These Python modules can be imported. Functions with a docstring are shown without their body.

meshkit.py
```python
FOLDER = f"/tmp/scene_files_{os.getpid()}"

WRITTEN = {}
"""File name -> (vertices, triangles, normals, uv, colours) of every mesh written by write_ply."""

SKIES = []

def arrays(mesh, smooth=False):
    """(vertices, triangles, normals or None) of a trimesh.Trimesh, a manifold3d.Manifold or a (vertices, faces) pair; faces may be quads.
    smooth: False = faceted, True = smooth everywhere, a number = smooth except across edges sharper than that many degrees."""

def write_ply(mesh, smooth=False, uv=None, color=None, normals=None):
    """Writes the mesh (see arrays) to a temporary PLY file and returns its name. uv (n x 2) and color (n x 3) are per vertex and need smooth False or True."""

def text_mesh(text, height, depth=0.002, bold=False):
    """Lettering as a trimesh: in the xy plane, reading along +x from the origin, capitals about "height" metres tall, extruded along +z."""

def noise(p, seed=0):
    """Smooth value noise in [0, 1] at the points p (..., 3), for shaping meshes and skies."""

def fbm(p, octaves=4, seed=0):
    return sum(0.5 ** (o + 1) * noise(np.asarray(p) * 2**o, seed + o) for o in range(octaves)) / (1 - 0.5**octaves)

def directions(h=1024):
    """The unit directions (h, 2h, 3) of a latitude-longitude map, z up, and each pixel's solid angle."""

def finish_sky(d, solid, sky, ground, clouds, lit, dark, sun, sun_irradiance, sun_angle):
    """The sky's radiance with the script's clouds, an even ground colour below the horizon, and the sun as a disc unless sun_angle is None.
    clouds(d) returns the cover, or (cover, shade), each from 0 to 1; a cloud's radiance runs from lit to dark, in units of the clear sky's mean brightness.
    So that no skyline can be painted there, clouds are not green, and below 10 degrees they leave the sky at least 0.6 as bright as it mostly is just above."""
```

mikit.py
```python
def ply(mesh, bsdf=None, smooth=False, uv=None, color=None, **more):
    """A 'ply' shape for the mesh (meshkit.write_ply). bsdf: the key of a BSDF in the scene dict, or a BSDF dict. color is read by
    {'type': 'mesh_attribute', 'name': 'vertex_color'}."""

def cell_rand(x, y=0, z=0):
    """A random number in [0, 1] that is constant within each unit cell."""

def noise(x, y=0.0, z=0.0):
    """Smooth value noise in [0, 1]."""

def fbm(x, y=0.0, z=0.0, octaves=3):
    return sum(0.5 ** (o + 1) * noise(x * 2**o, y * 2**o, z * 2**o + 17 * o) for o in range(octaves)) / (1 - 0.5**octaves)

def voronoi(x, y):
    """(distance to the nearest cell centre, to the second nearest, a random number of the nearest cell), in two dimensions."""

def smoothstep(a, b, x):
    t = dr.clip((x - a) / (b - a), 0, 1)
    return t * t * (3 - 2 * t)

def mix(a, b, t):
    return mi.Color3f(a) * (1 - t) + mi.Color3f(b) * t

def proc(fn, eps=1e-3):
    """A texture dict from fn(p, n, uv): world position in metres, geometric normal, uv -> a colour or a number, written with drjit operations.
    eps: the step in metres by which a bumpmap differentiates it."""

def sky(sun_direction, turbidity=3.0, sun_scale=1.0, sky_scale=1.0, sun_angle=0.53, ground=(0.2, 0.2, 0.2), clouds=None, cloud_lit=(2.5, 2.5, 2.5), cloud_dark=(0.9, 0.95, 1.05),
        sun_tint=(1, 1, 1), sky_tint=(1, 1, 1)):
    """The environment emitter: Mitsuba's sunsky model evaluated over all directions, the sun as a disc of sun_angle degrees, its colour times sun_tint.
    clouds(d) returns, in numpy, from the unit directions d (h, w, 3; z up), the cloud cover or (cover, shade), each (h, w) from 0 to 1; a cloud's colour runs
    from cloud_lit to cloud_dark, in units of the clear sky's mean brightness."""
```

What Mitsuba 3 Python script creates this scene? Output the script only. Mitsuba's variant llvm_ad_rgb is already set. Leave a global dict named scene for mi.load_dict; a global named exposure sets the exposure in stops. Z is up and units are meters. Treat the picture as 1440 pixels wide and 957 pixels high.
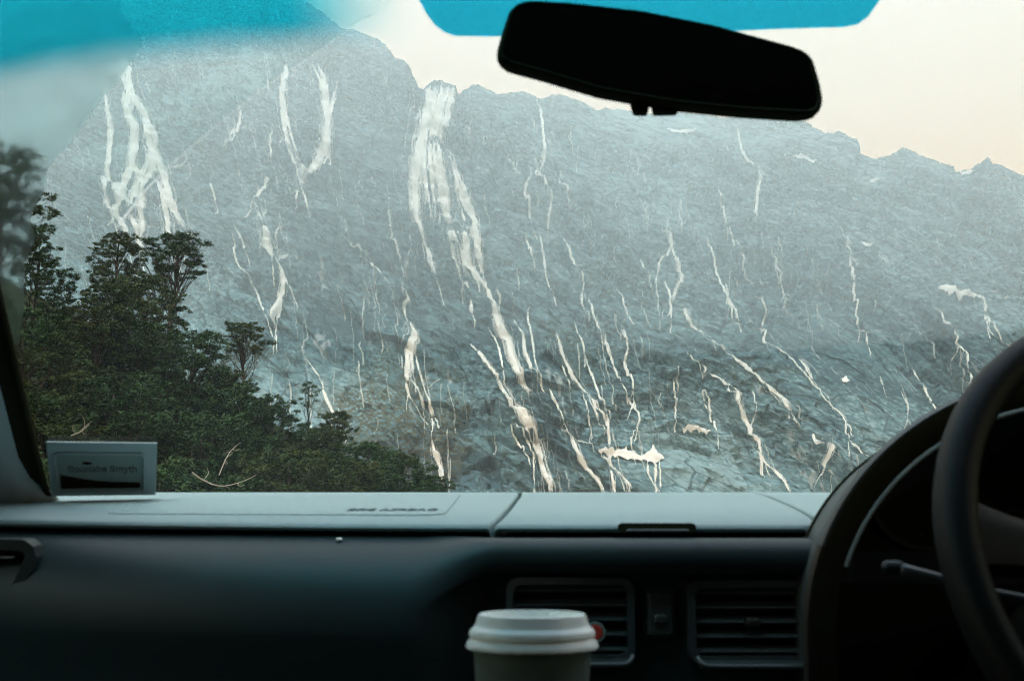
import math, random
import numpy as np, trimesh, shapely, shapely.geometry as sg
from scipy.spatial import cKDTree
import drjit as dr
import mitsuba as mi
import mikit, meshkit
from mikit import proc, noise, fbm, smoothstep, mix

T = mi.ScalarTransform4f
scene, labels = {}, {}

# ------------------------------------------------------------------ camera, sky, haze, exposure
EYE = np.array([-0.12, 0.0, 1.20])
PITCH = 6.52
HAZE = 0.00035
exposure = 3.12
scene['camera'] = {
    'type': 'thinlens', 'fov': 54.0, 'fov_axis': 'x', 'near_clip': 0.02, 'far_clip': 6000.0,
    'aperture_radius': 0.0013, 'focus_distance': 120.0,
    'to_world': T().look_at(origin=EYE.tolist(), target=[EYE[0], math.cos(math.radians(PITCH)), EYE[2] + math.sin(math.radians(PITCH))], up=[0, 0, 1]),
    'medium': {'type': 'ref', 'id': 'haze_air'}}

def overcast(d):
    """A closed cloud deck, three times as bright overhead as at the horizon, slightly uneven."""
    z = np.clip(d[..., 2], 0, 1)
    n = meshkit.fbm(d * np.array([2.2, 2.2, 4.0]), 4, 5)
    return np.ones(z.shape), np.clip(1.0 - z ** 1.5 + 0.12 * (n - 0.5), 0, 1)

scene['sky'] = mikit.sky((-0.35, -0.45, 0.82), turbidity=3, sun_scale=0.30, sun_angle=28, sun_tint=(0.84, 0.97, 1.10), ground=(0.14, 0.15, 0.14),
                         clouds=overcast, cloud_lit=(2.30, 3.10, 3.80), cloud_dark=(2.55, 1.32, 0.34))

scene['haze_air'] = {'type': 'homogeneous', 'albedo': {'type': 'rgb', 'value': [0.83, 0.94, 0.985]}, 'sigma_t': HAZE,
                     'phase': {'type': 'hg', 'g': 0.3}}

MIST = 0.0031
scene['mist_air'] = {**scene['haze_air'], 'sigma_t': MIST + HAZE}

# ------------------------------------------------------------------ helpers
def tri(v, f):
    f = np.asarray(f, int)
    if f.shape[1] == 4:
        f = np.vstack([f[:, [0, 1, 2]], f[:, [0, 2, 3]]])
    return trimesh.Trimesh(np.asarray(v, float), f, process=False)

def cat(ms):
    return trimesh.util.concatenate(ms)

USED = {}
def name_for(key):
    n = USED.get(key, -1) + 1
    USED[key] = n
    return key if n == 0 else f'{key}_{n:03d}'

def put(key, mesh, bsdf, smooth=False, label=None, cat_=None, group=None, kind=None, to_world=None, **more):
    key = name_for(key)
    d = mesh if isinstance(mesh, dict) else mikit.ply(mesh, bsdf, smooth=smooth, **more)
    if to_world is not None:
        d = {**d, 'to_world': to_world}
    scene[key] = d
    tag(key, label, cat_, group, kind)
    return key

def tag(key, label=None, cat_=None, group=None, kind=None):
    e = {k: v for k, v in (('label', label), ('category', cat_), ('group', group), ('kind', kind)) if v}
    if e:
        labels[key] = e

def grid(P, close_u=False, flip=False):
    """A mesh from an array of points (n, m, 3)."""
    n, m = P.shape[:2]
    i = np.arange(n * m).reshape(n, m)
    if close_u:
        i = np.vstack([i, i[:1]])
    q = np.stack([i[:-1, :-1], i[1:, :-1], i[1:, 1:], i[:-1, 1:]], -1).reshape(-1, 4)
    if flip:
        q = q[:, ::-1]
    return tri(P.reshape(-1, 3), q)

def catmull(pts, n):
    p = np.asarray(pts, float)
    p = np.vstack([2 * p[0] - p[1], p, 2 * p[-1] - p[-2]])
    k = len(p) - 3
    t = np.linspace(0, k - 1e-9, n)
    i = t.astype(int)
    f = (t - i)[:, None]
    a, b, c, d = p[i], p[i + 1], p[i + 2], p[i + 3]
    return 0.5 * (2 * b + (c - a) * f + (2 * a - 5 * b + 4 * c - d) * f ** 2 + (3 * b - a - 3 * c + d) * f ** 3)

def tube(points, radii, sides=8, cap=True):
    p = np.asarray(points, float)
    r = np.broadcast_to(np.asarray(radii, float), (len(p),))
    t = np.gradient(p, axis=0)
    t /= np.linalg.norm(t, axis=1, keepdims=True) + 1e-12
    ref = np.array([0, 0, 1.0]) if abs(t[:, 2]).mean() < 0.8 else np.array([1.0, 0, 0])
    a = np.cross(t, ref)
    a /= np.linalg.norm(a, axis=1, keepdims=True) + 1e-12
    b = np.cross(t, a)
    ang = np.arange(sides) * 2 * np.pi / sides
    v = p[:, None] + r[:, None, None] * (np.cos(ang)[None, :, None] * a[:, None] + np.sin(ang)[None, :, None] * b[:, None])
    i, j = np.meshgrid(np.arange(len(p) - 1), np.arange(sides), indexing='ij')
    q = np.stack([i * sides + j, i * sides + (j + 1) % sides, (i + 1) * sides + (j + 1) % sides, (i + 1) * sides + j], -1).reshape(-1, 4)
    f = np.vstack([q[:, [0, 1, 2]], q[:, [0, 2, 3]]])
    v = v.reshape(-1, 3)
    if cap:
        n = len(v)
        v = np.vstack([v, p[:1], p[-1:]])
        k = np.arange(sides)
        f = np.vstack([f, np.stack([(k + 1) % sides, k, k * 0 + n], 1), np.stack([k + n - sides, (k + 1) % sides + n - sides, k * 0 + n + 1], 1)])
    return trimesh.Trimesh(v, f, process=False)

def lathe(profile, sides=64):
    """Profile of (radius, z) pairs, from the axis outwards and back."""
    ang = np.arange(sides) * 2 * np.pi / sides
    r, z = np.asarray(profile, float).T
    P = np.stack([np.cos(ang)[:, None] * r, np.sin(ang)[:, None] * r, np.broadcast_to(z, (sides, len(z)))], -1)
    return grid(P, close_u=True)

def round_box(sx, sy, sz, r, loc=(0, 0, 0), seg=3):
    """A box with rounded edges, centred at loc."""
    import manifold3d as m3
    s = m3.Manifold.sphere(r, 4 * seg)
    pts = [s.translate([a * (sx / 2 - r), b * (sy / 2 - r), c * (sz / 2 - r)]) for a in (-1, 1) for b in (-1, 1) for c in (-1, 1)]
    m = m3.Manifold.batch_hull(pts).to_mesh()
    t = trimesh.Trimesh(np.array(m.vert_properties)[:, :3], np.array(m.tri_verts), process=False)
    t.apply_translation(loc)
    return t

def extrude(poly, depth, holes_ok=True):
    return trimesh.creation.extrude_polygon(poly, depth, engine='earcut')

def rounded_rect(x0, z0, x1, z1, r):
    return sg.box(x0 + r, z0 + r, x1 - r, z1 - r).buffer(r, quad_segs=8)

def upright(mesh, y):
    """From a plan in (x, z) extruded along +z to an upright plate whose front face stands at y and which goes back along +y."""
    v = mesh.vertices.copy()
    mesh.vertices = np.stack([v[:, 0], y + v[:, 2], v[:, 1]], 1)
    mesh.invert()
    return mesh

# ------------------------------------------------------------------ the mountain
# The crest: (column, height). A column fans out as it climbs: x = column * spread(z).
RIDGE = [(-240.4, 361.9), (-180.4, 401.9), (-162.0, 373.0), (-133.5, 375.2), (-105.4, 312.0), (-80.5, 315.0), (-64.2, 290.9), (-55.3, 256.5), (-49.5, 235.6), (-43.2, 213.6), (-39.7, 212.9), (-36.1, 207.9), (-32.5, 200.7), (-29.8, 190.0), (-26.3, 182.1), (-24.5, 172.0), (-23.4, 166.9), (-21.8, 170.3), (-18.2, 172.5), (-14.7, 170.5), (-13.8, 164.0), (-12.0, 169.2), (-8.9, 171.9), (-5.6, 167.5), (-3.8, 164.8), (-1.0, 166.9), (2.7, 170.8), (5.5, 169.8), (7.4, 166.8), (12.2, 172.8), (15.0, 171.5), (18.9, 169.2), (23.0, 164.4), (28.9, 169.3), (35.0, 167.2), (47.4, 172.2), (59.9, 170.7), (72.4, 173.9), (80.8, 172.8), (85.1, 169.5), (89.6, 163.2), (94.1, 165.6), (99.3, 159.3), (101.1, 151.0), (104.6, 147.9), (109.7, 148.9), (113.5, 152.7), (116.8, 153.0), (120.3, 148.2), (127.3, 144.1), (128.1, 144.8), (130.8, 140.4), (134.1, 140.7), (137.5, 144.4), (138.9, 148.9), (141.0, 144.4), (144.3, 143.1), (148.3, 139.0), (152.0, 136.0), (166.9, 126.7), (191.2, 121.8), (233.9, 109.1), (313.9, 60.0)]
RC, RZ = np.array(RIDGE).T
FOOT = -45.0

def face_y(x, z):
    """Depth of the smooth mountain face at x along it and height z."""
    x, z = np.asarray(x, float), np.asarray(z, float)
    base = 262 + 0.30 * np.clip(x, 0, None) + 0.10 * np.clip(-x, 0, None) + 22 * np.sin(x / 85 + 0.6)
    return base + 1.02 * (z + 20) + 20 * np.sin((z + 20) / 45)

def relief(x, z):
    """How far the rock stands out of the smooth face, in metres: (large forms, small forms)."""
    x, z = np.asarray(x, float), np.asarray(z, float)
    def N(a, b, s):
        return meshkit.noise(np.stack([a, b, np.full_like(a, s * 7.31)], -1), s)
    def F(a, b, s, o=4):
        return meshkit.fbm(np.stack([a, b, np.full_like(a, s * 3.17)], -1), o, s)
    w1, w2 = F(x / 46, z / 46, 1, 4) - 0.5, F(x / 46, z / 46, 2, 4) - 0.5
    tilt = math.radians(-22) + 0.9 * (F(x / 130, z / 130, 3, 2) - 0.5)
    a = np.cos(tilt) * x + np.sin(tilt) * z + 14 * w1
    b = -np.sin(tilt) * x + np.cos(tilt) * z + 13 * w2
    big = 20 * (F(x / 85, z / 85, 4, 4) - 0.5)
    rib = 1 - np.abs(2 * N((x + 30 * w1) / 30, (z + 20 * w2) / 95, 5) - 1)
    big += 7.0 * (rib - 0.5)
    def ledge(t, share):
        fr = t - np.floor(t)
        return np.where(fr < share, fr / share, (1 - fr) / (1 - share)) - 0.5
    def blocks(sa, sb, seed, step, slope):
        """Facets: every cell of a broken-up sheet of rock stands out by its own amount and leans its own way."""
        r = np.random.default_rng(seed)
        lo, hi = np.array([a.min() / sa, b.min() / sb]) - 1, np.array([a.max() / sa, b.max() / sb]) + 1
        g = np.stack(np.meshgrid(np.arange(lo[0], hi[0]), np.arange(lo[1], hi[1]), indexing='ij'), -1).reshape(-1, 2) + r.uniform(0, 1, (int(np.ceil(hi[0] - lo[0])) * int(np.ceil(hi[1] - lo[1])), 2))
        q = np.stack([(a / sa).ravel(), (b / sb).ravel()], -1)
        _, i = cKDTree(g).query(q)
        lean = r.normal(0, slope, (len(g), 2))
        return (step * r.uniform(-1, 1, len(g))[i] + (lean[i] * (q - g[i])).sum(1)).reshape(a.shape)
    d = 7.5 * ledge(b / 14 + 1.5 * F(a / 50, b / 50, 6, 3), 0.8) * np.clip(2.4 * N(a / 34, b / 18, 7) - 0.6, 0, 1)
    d += 3.6 * ledge(b / 5.0 + 1.2 * F(a / 20, b / 20, 8, 3), 0.75) * np.clip(2.4 * N(a / 16, b / 8, 9) - 0.6, 0, 1)
    d += blocks(17, 8, 51, 1.9, 3.0) + blocks(6.5, 2.8, 52, 1.15, 1.6) + blocks(2.8, 1.4, 53, 0.60, 0.8)
    d += 1.6 * (1 - np.abs(2 * N(a / 15, b / 7, 10) - 1)) - 0.8
    d += 0.9 * (1 - np.abs(2 * N(a / 5.5, b / 2.8, 11) - 1)) - 0.7
    d += 0.8 * (1 - np.abs(2 * N(a / 2.4, b / 1.5, 12) - 1)) - 0.4
    rough = np.clip(3.2 * F(a / 60, b / 34, 13, 3) - 1.1, 0, 1)       # smooth slabs between broken ground
    return big, d * (0.35 + 0.85 * rough)

def face(c, v):
    """The rock surface at column c and share v of the climb from the foot to the crest; beyond v = 1 it falls away behind the crest."""
    c, v = np.asarray(c, float), np.asarray(v, float)
    top = np.interp(c, RC, RZ)
    u = np.clip(v, 0, 1)
    z = FOOT + (top - FOOT) * u
    x = c * (1 + 0.0042 * (z + 20))
    big, small = relief(x, z)
    fade = np.clip((u - 0.86) / 0.12, 0, 1)
    big = big * (1 - fade * fade * (3 - 2 * fade))
    small = small * (1 - 0.6 * fade)
    back = np.clip(v - 1, 0, None)
    d = big + small
    return np.stack([x, face_y(x, z) - 0.78 * d + 500 * back, z + 0.35 * d - 200 * back ** 1.3], -1)

MOUNT_C = np.linspace(-245, 250, 1150)
MOUNT_V = np.concatenate([np.linspace(0.04, 1, 620), 1 + np.linspace(0.003, 0.12, 10)])
mount = face(*np.meshgrid(MOUNT_C, MOUNT_V, indexing='ij'))

FALLS = [
    ('wide web of white water behind the flat-topped tree at upper left', [
        (4.18, [(-99.0, 0.626), (-98.3, 0.626), (-97.4, 0.624), (-96.7, 0.622), (-95.6, 0.615), (-95.0, 0.599), (-94.9, 0.587), (-95.0, 0.576), (-94.9, 0.564), (-94.4, 0.553), (-93.5, 0.542), (-92.7, 0.534), (-92.3, 0.527), (-91.9, 0.521), (-91.6, 0.502), (-91.8, 0.492), (-91.9, 0.486), (-92.1, 0.48), (-91.8, 0.473), (-91.0, 0.46), (-90.5, 0.447), (-90.2, 0.439), (-90.1, 0.43), (-89.5, 0.414), (-89.5, 0.402), (-89.5, 0.395), (-88.8, 0.386), (-88.2, 0.377), (-87.8, 0.373), (-87.8, 0.368)]),
        (2.33, [(-101.5, 0.58), (-101.4, 0.569), (-101.3, 0.557), (-101.3, 0.551), (-101.4, 0.543), (-101.7, 0.536), (-101.5, 0.526), (-101.4, 0.512), (-101.7, 0.504), (-101.9, 0.489), (-102.5, 0.477), (-103.0, 0.464), (-103.6, 0.45), (-104.3, 0.439), (-104.5, 0.42), (-104.9, 0.405), (-105.4, 0.399), (-105.4, 0.392), (-104.9, 0.385), (-104.7, 0.383), (-104.6, 0.377)]),
        (3.76, [(-99.0, 0.618), (-97.8, 0.605), (-96.7, 0.592), (-95.9, 0.582), (-95.4, 0.572), (-95.5, 0.561), (-96.0, 0.55), (-95.9, 0.527), (-96.1, 0.521), (-95.9, 0.514), (-95.3, 0.507), (-94.9, 0.498), (-95.2, 0.49), (-95.9, 0.484), (-96.1, 0.469), (-97.0, 0.458), (-97.8, 0.45), (-98.8, 0.441), (-99.8, 0.431), (-101.0, 0.425), (-101.4, 0.409), (-101.8, 0.397), (-102.9, 0.393), (-103.5, 0.386), (-103.7, 0.38), (-103.2, 0.379), (-102.5, 0.369), (-101.9, 0.363), (-102.0, 0.357), (-101.8, 0.348), (-101.8, 0.342), (-101.5, 0.33)]),
        (3.12, [(-92.1, 0.525), (-91.8, 0.515), (-90.8, 0.498), (-90.6, 0.491), (-90.5, 0.484), (-90.7, 0.479), (-91.6, 0.472), (-91.8, 0.452), (-92.7, 0.444), (-93.6, 0.439), (-94.2, 0.433), (-94.9, 0.43), (-95.5, 0.425), (-96.1, 0.419), (-96.8, 0.414), (-96.9, 0.402), (-97.1, 0.388), (-97.5, 0.378), (-97.4, 0.36), (-98.3, 0.356), (-99.0, 0.349), (-99.4, 0.338), (-99.8, 0.326)]),
        (2.77, [(-92.5, 0.435), (-91.8, 0.426), (-91.5, 0.419), (-90.9, 0.411), (-90.7, 0.404), (-90.8, 0.394), (-91.0, 0.385), (-90.7, 0.37), (-90.9, 0.362), (-90.8, 0.355), (-90.8, 0.349), (-90.4, 0.34)]),
        (2.87, [(-97.4, 0.454), (-97.2, 0.448), (-96.4, 0.437), (-95.1, 0.437), (-93.1, 0.441), (-91.0, 0.445)]),
        (2.27, [(-92.0, 0.472), (-92.5, 0.461), (-93.2, 0.452), (-94.2, 0.447), (-95.5, 0.44), (-96.5, 0.428), (-97.8, 0.419), (-98.7, 0.406), (-99.5, 0.399), (-100.0, 0.391), (-100.7, 0.388)]),
        (2.98, [(-100.1, 0.387), (-100.2, 0.383), (-99.6, 0.376), (-98.8, 0.364), (-98.8, 0.361), (-99.3, 0.355), (-98.7, 0.341), (-98.9, 0.336), (-98.5, 0.323)]),
        (1.58, [(-90.7, 0.333), (-90.1, 0.321), (-90.0, 0.316), (-90.1, 0.307), (-90.5, 0.299)]),
        (1.68, [(-102.9, 0.402), (-101.9, 0.426), (-100.6, 0.419)]),
        (2.24, [(-90.3, 0.425), (-90.0, 0.417), (-89.5, 0.409), (-89.0, 0.402), (-88.5, 0.394), (-88.2, 0.387), (-87.4, 0.376), (-86.8, 0.367)]),
    ]),
    ('short pale trickle above the bulging grass-streaked rock at upper left', [
        (0.9, [(-68.0, 0.566), (-69.0, 0.546), (-70.0, 0.528), (-71.0, 0.518), (-71.5, 0.513)]),
        (0.61, [(-68.3, 0.563), (-68.8, 0.546), (-69.6, 0.532), (-70.3, 0.522)]),
    ]),
    ('tall thin fall left of a twin under the high shoulder', [
        (2.45, [(-56.2, 0.735), (-56.1, 0.724), (-56.3, 0.715), (-56.7, 0.705), (-57.2, 0.691), (-57.2, 0.671), (-57.6, 0.657), (-57.8, 0.643), (-58.1, 0.625), (-58.0, 0.606), (-58.0, 0.587), (-58.0, 0.577), (-57.6, 0.567), (-57.6, 0.558), (-57.0, 0.549), (-56.4, 0.539), (-56.0, 0.535), (-55.9, 0.528), (-55.8, 0.523), (-55.4, 0.51)]),
        (0.91, [(-57.7, 0.645), (-57.5, 0.636), (-57.4, 0.627), (-56.9, 0.611), (-56.7, 0.594), (-56.5, 0.589), (-56.4, 0.581), (-56.1, 0.573), (-55.9, 0.567), (-55.9, 0.561), (-55.4, 0.552)]),
    ]),
    ('forked fall that runs down and left to meet its twin under the high shoulder', [
        (3.07, [(-48.6, 0.808), (-48.3, 0.805), (-48.0, 0.802), (-47.7, 0.8), (-47.6, 0.789), (-47.3, 0.777), (-47.3, 0.752), (-47.2, 0.741), (-47.3, 0.716), (-47.4, 0.691), (-47.7, 0.661), (-47.8, 0.643), (-48.1, 0.624), (-49.3, 0.61), (-50.1, 0.592), (-51.1, 0.579), (-52.1, 0.555), (-53.4, 0.545), (-54.5, 0.532), (-55.4, 0.522), (-56.0, 0.505)]),
        (0.93, [(-43.4, 0.822), (-43.8, 0.795), (-44.2, 0.775), (-44.8, 0.76), (-45.3, 0.747), (-45.6, 0.728), (-46.2, 0.717), (-46.7, 0.701), (-47.0, 0.688), (-47.3, 0.669), (-47.1, 0.644), (-47.3, 0.629), (-47.4, 0.62)]),
        (1.27, [(-49.9, 0.787), (-49.0, 0.779), (-48.2, 0.77), (-47.8, 0.751), (-47.7, 0.751), (-47.2, 0.74)]),
    ]),
    ('zigzag fall left of centre ending in a tail above the trees', [
        (1.14, [(-62.8, 0.465), (-64.0, 0.457), (-65.0, 0.448), (-66.4, 0.44), (-68.3, 0.426)]),
        (0.84, [(-67.4, 0.42), (-66.9, 0.407), (-65.9, 0.396)]),
        (3.27, [(-66.0, 0.397), (-66.1, 0.387), (-66.1, 0.378), (-65.8, 0.368), (-64.7, 0.358), (-63.4, 0.348)]),
        (1.53, [(-63.4, 0.348), (-62.6, 0.344), (-62.1, 0.341), (-61.9, 0.335), (-62.0, 0.323), (-62.7, 0.311), (-63.7, 0.296), (-64.6, 0.281), (-65.1, 0.272), (-64.8, 0.27), (-64.7, 0.265)]),
        (2.06, [(-63.2, 0.335), (-62.6, 0.335), (-62.3, 0.333), (-62.0, 0.326), (-62.5, 0.318), (-63.1, 0.308), (-63.2, 0.293), (-63.7, 0.283), (-64.2, 0.268)]),
        (0.82, [(-63.7, 0.366), (-62.0, 0.372), (-60.2, 0.378)]),
        (0.81, [(-66.0, 0.374), (-64.2, 0.354), (-64.5, 0.341)]),
    ]),
    ('lower white spout beside the small umbrella-shaped tree', [
        (0.94, [(-56.2, 0.253), (-54.8, 0.249), (-53.6, 0.245), (-52.7, 0.242)]),
        (2.26, [(-51.8, 0.232), (-51.3, 0.226), (-50.3, 0.22), (-49.5, 0.215), (-48.8, 0.211)]),
        (1.94, [(-49.7, 0.204), (-49.3, 0.198), (-48.7, 0.187), (-48.8, 0.179), (-49.0, 0.171)]),
    ]),
    ('faint double thread above the bare pale rock left of centre', [
        (0.55, [(-74.0, 0.386), (-73.5, 0.38), (-72.6, 0.371), (-71.4, 0.352), (-71.2, 0.347)]),
        (0.52, [(-74.3, 0.367), (-73.9, 0.347), (-74.0, 0.337), (-73.9, 0.332), (-73.3, 0.325), (-71.6, 0.318), (-70.6, 0.318), (-70.5, 0.314), (-69.9, 0.308), (-68.6, 0.292), (-67.9, 0.282), (-67.2, 0.277), (-66.7, 0.271)]),
    ]),
    ("short faint thread on the streaked rock left of the zigzag fall's top", [
        (0.57, [(-78.6, 0.433), (-78.2, 0.42), (-78.2, 0.409)]),
    ]),
    ('faint thread just left of the tall thin fall under the high shoulder', [
        (0.59, [(-60.4, 0.572), (-61.0, 0.562), (-61.2, 0.534), (-61.8, 0.523), (-61.6, 0.508), (-62.1, 0.503), (-61.6, 0.499), (-61.7, 0.492)]),
    ]),
    ('broad main waterfall pouring from the notch in the crest down the middle of the cliff', [
        (4.09, [(-21.5, 0.993), (-21.8, 0.959), (-22.1, 0.945), (-22.5, 0.936), (-22.7, 0.899), (-23.1, 0.877), (-23.3, 0.862), (-23.8, 0.83), (-24.4, 0.795), (-24.9, 0.751), (-25.4, 0.73), (-25.7, 0.715), (-25.8, 0.696), (-25.9, 0.687), (-26.1, 0.67), (-26.1, 0.649), (-26.1, 0.629), (-26.2, 0.624), (-26.1, 0.617), (-25.7, 0.615), (-25.3, 0.61), (-25.0, 0.601), (-24.5, 0.601), (-24.2, 0.6), (-23.9, 0.595), (-23.1, 0.587), (-22.7, 0.565), (-22.3, 0.547), (-21.8, 0.533), (-21.5, 0.524), (-21.1, 0.514)]),
        (3.15, [(-16.2, 0.989), (-16.7, 0.97), (-17.1, 0.941), (-18.0, 0.916), (-18.4, 0.897), (-18.8, 0.859), (-19.3, 0.854), (-19.6, 0.844), (-19.6, 0.83)]),
        (2.84, [(-19.7, 0.988), (-19.9, 0.963), (-20.1, 0.94), (-20.1, 0.922), (-20.5, 0.896), (-20.6, 0.886), (-20.9, 0.871), (-21.0, 0.852), (-21.4, 0.835)]),
        (3.16, [(-17.9, 0.988), (-18.0, 0.968), (-18.3, 0.934), (-18.5, 0.914), (-18.8, 0.897), (-19.4, 0.88), (-20.1, 0.868), (-20.1, 0.849), (-20.4, 0.834)]),
        (2.51, [(-14.6, 0.988), (-15.3, 0.966), (-15.8, 0.931), (-16.5, 0.915), (-17.1, 0.875), (-17.5, 0.85), (-18.4, 0.844), (-18.4, 0.833), (-18.9, 0.822)]),
        (3.15, [(-21.2, 0.991), (-21.2, 0.965), (-21.2, 0.946), (-21.4, 0.928), (-21.8, 0.926), (-21.8, 0.894), (-21.8, 0.875), (-22.3, 0.864), (-22.5, 0.849), (-22.3, 0.827)]),
        (4.71, [(-19.9, 0.832), (-20.0, 0.808), (-19.9, 0.792), (-19.6, 0.765), (-19.3, 0.75), (-19.0, 0.73), (-18.5, 0.715), (-18.2, 0.7), (-18.1, 0.687), (-18.0, 0.665), (-17.9, 0.658), (-17.5, 0.645), (-17.2, 0.634), (-16.8, 0.63)]),
        (1.77, [(-22.7, 0.826), (-22.8, 0.81), (-23.1, 0.788), (-23.1, 0.772), (-23.0, 0.748), (-23.1, 0.742), (-22.9, 0.726), (-22.8, 0.709), (-22.5, 0.7), (-22.3, 0.673)]),
        (1.78, [(-21.4, 0.824), (-21.4, 0.805), (-21.4, 0.779), (-21.4, 0.762), (-21.1, 0.738), (-21.0, 0.726), (-21.1, 0.719), (-21.2, 0.707), (-21.0, 0.688), (-21.0, 0.667)]),
        (2.37, [(-19.3, 0.821), (-18.9, 0.789), (-18.9, 0.769), (-18.9, 0.754), (-18.9, 0.744), (-18.9, 0.723), (-19.2, 0.711), (-19.4, 0.702), (-19.6, 0.682), (-19.7, 0.668)]),
        (2.88, [(-17.4, 0.787), (-16.5, 0.779), (-16.0, 0.772), (-15.2, 0.768), (-14.7, 0.737), (-14.6, 0.727), (-13.9, 0.718), (-13.4, 0.705), (-12.5, 0.687), (-11.7, 0.67), (-11.1, 0.66), (-10.6, 0.65), (-10.2, 0.637), (-9.8, 0.621), (-9.4, 0.59), (-9.3, 0.579), (-9.3, 0.57), (-9.2, 0.561), (-9.0, 0.557), (-8.8, 0.55), (-8.5, 0.541), (-8.0, 0.524)]),
        (1.18, [(-16.2, 0.811), (-15.8, 0.793), (-15.0, 0.772), (-14.5, 0.762), (-13.9, 0.745), (-13.3, 0.734), (-12.8, 0.71), (-12.3, 0.699), (-11.7, 0.684), (-11.2, 0.678), (-10.7, 0.664), (-10.2, 0.652)]),
        (0.88, [(-15.1, 0.774), (-15.1, 0.76), (-15.0, 0.733), (-14.9, 0.72), (-14.9, 0.704), (-14.5, 0.693), (-14.1, 0.685), (-13.7, 0.681), (-13.2, 0.662), (-12.8, 0.647)]),
        (3.86, [(-16.8, 0.631), (-16.6, 0.622), (-16.2, 0.601), (-15.6, 0.591), (-14.6, 0.59), (-14.0, 0.592), (-13.6, 0.587), (-13.1, 0.575), (-11.9, 0.548), (-10.6, 0.526), (-9.5, 0.511), (-8.0, 0.504), (-7.0, 0.498), (-6.4, 0.486), (-5.8, 0.472)]),
        (1.11, [(-16.8, 0.63), (-17.0, 0.608), (-17.0, 0.594), (-17.0, 0.589), (-16.7, 0.58), (-15.8, 0.542), (-15.4, 0.537), (-14.7, 0.528), (-13.9, 0.518)]),
        (2.51, [(-13.4, 0.64), (-12.9, 0.614), (-12.7, 0.599), (-12.4, 0.587), (-12.2, 0.574), (-11.9, 0.567), (-11.2, 0.555), (-10.3, 0.525)]),
        (2.8, [(-11.1, 0.638), (-10.6, 0.625), (-10.2, 0.599), (-9.9, 0.589), (-9.7, 0.573), (-9.4, 0.562), (-9.0, 0.556), (-8.7, 0.546), (-8.3, 0.53)]),
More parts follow.
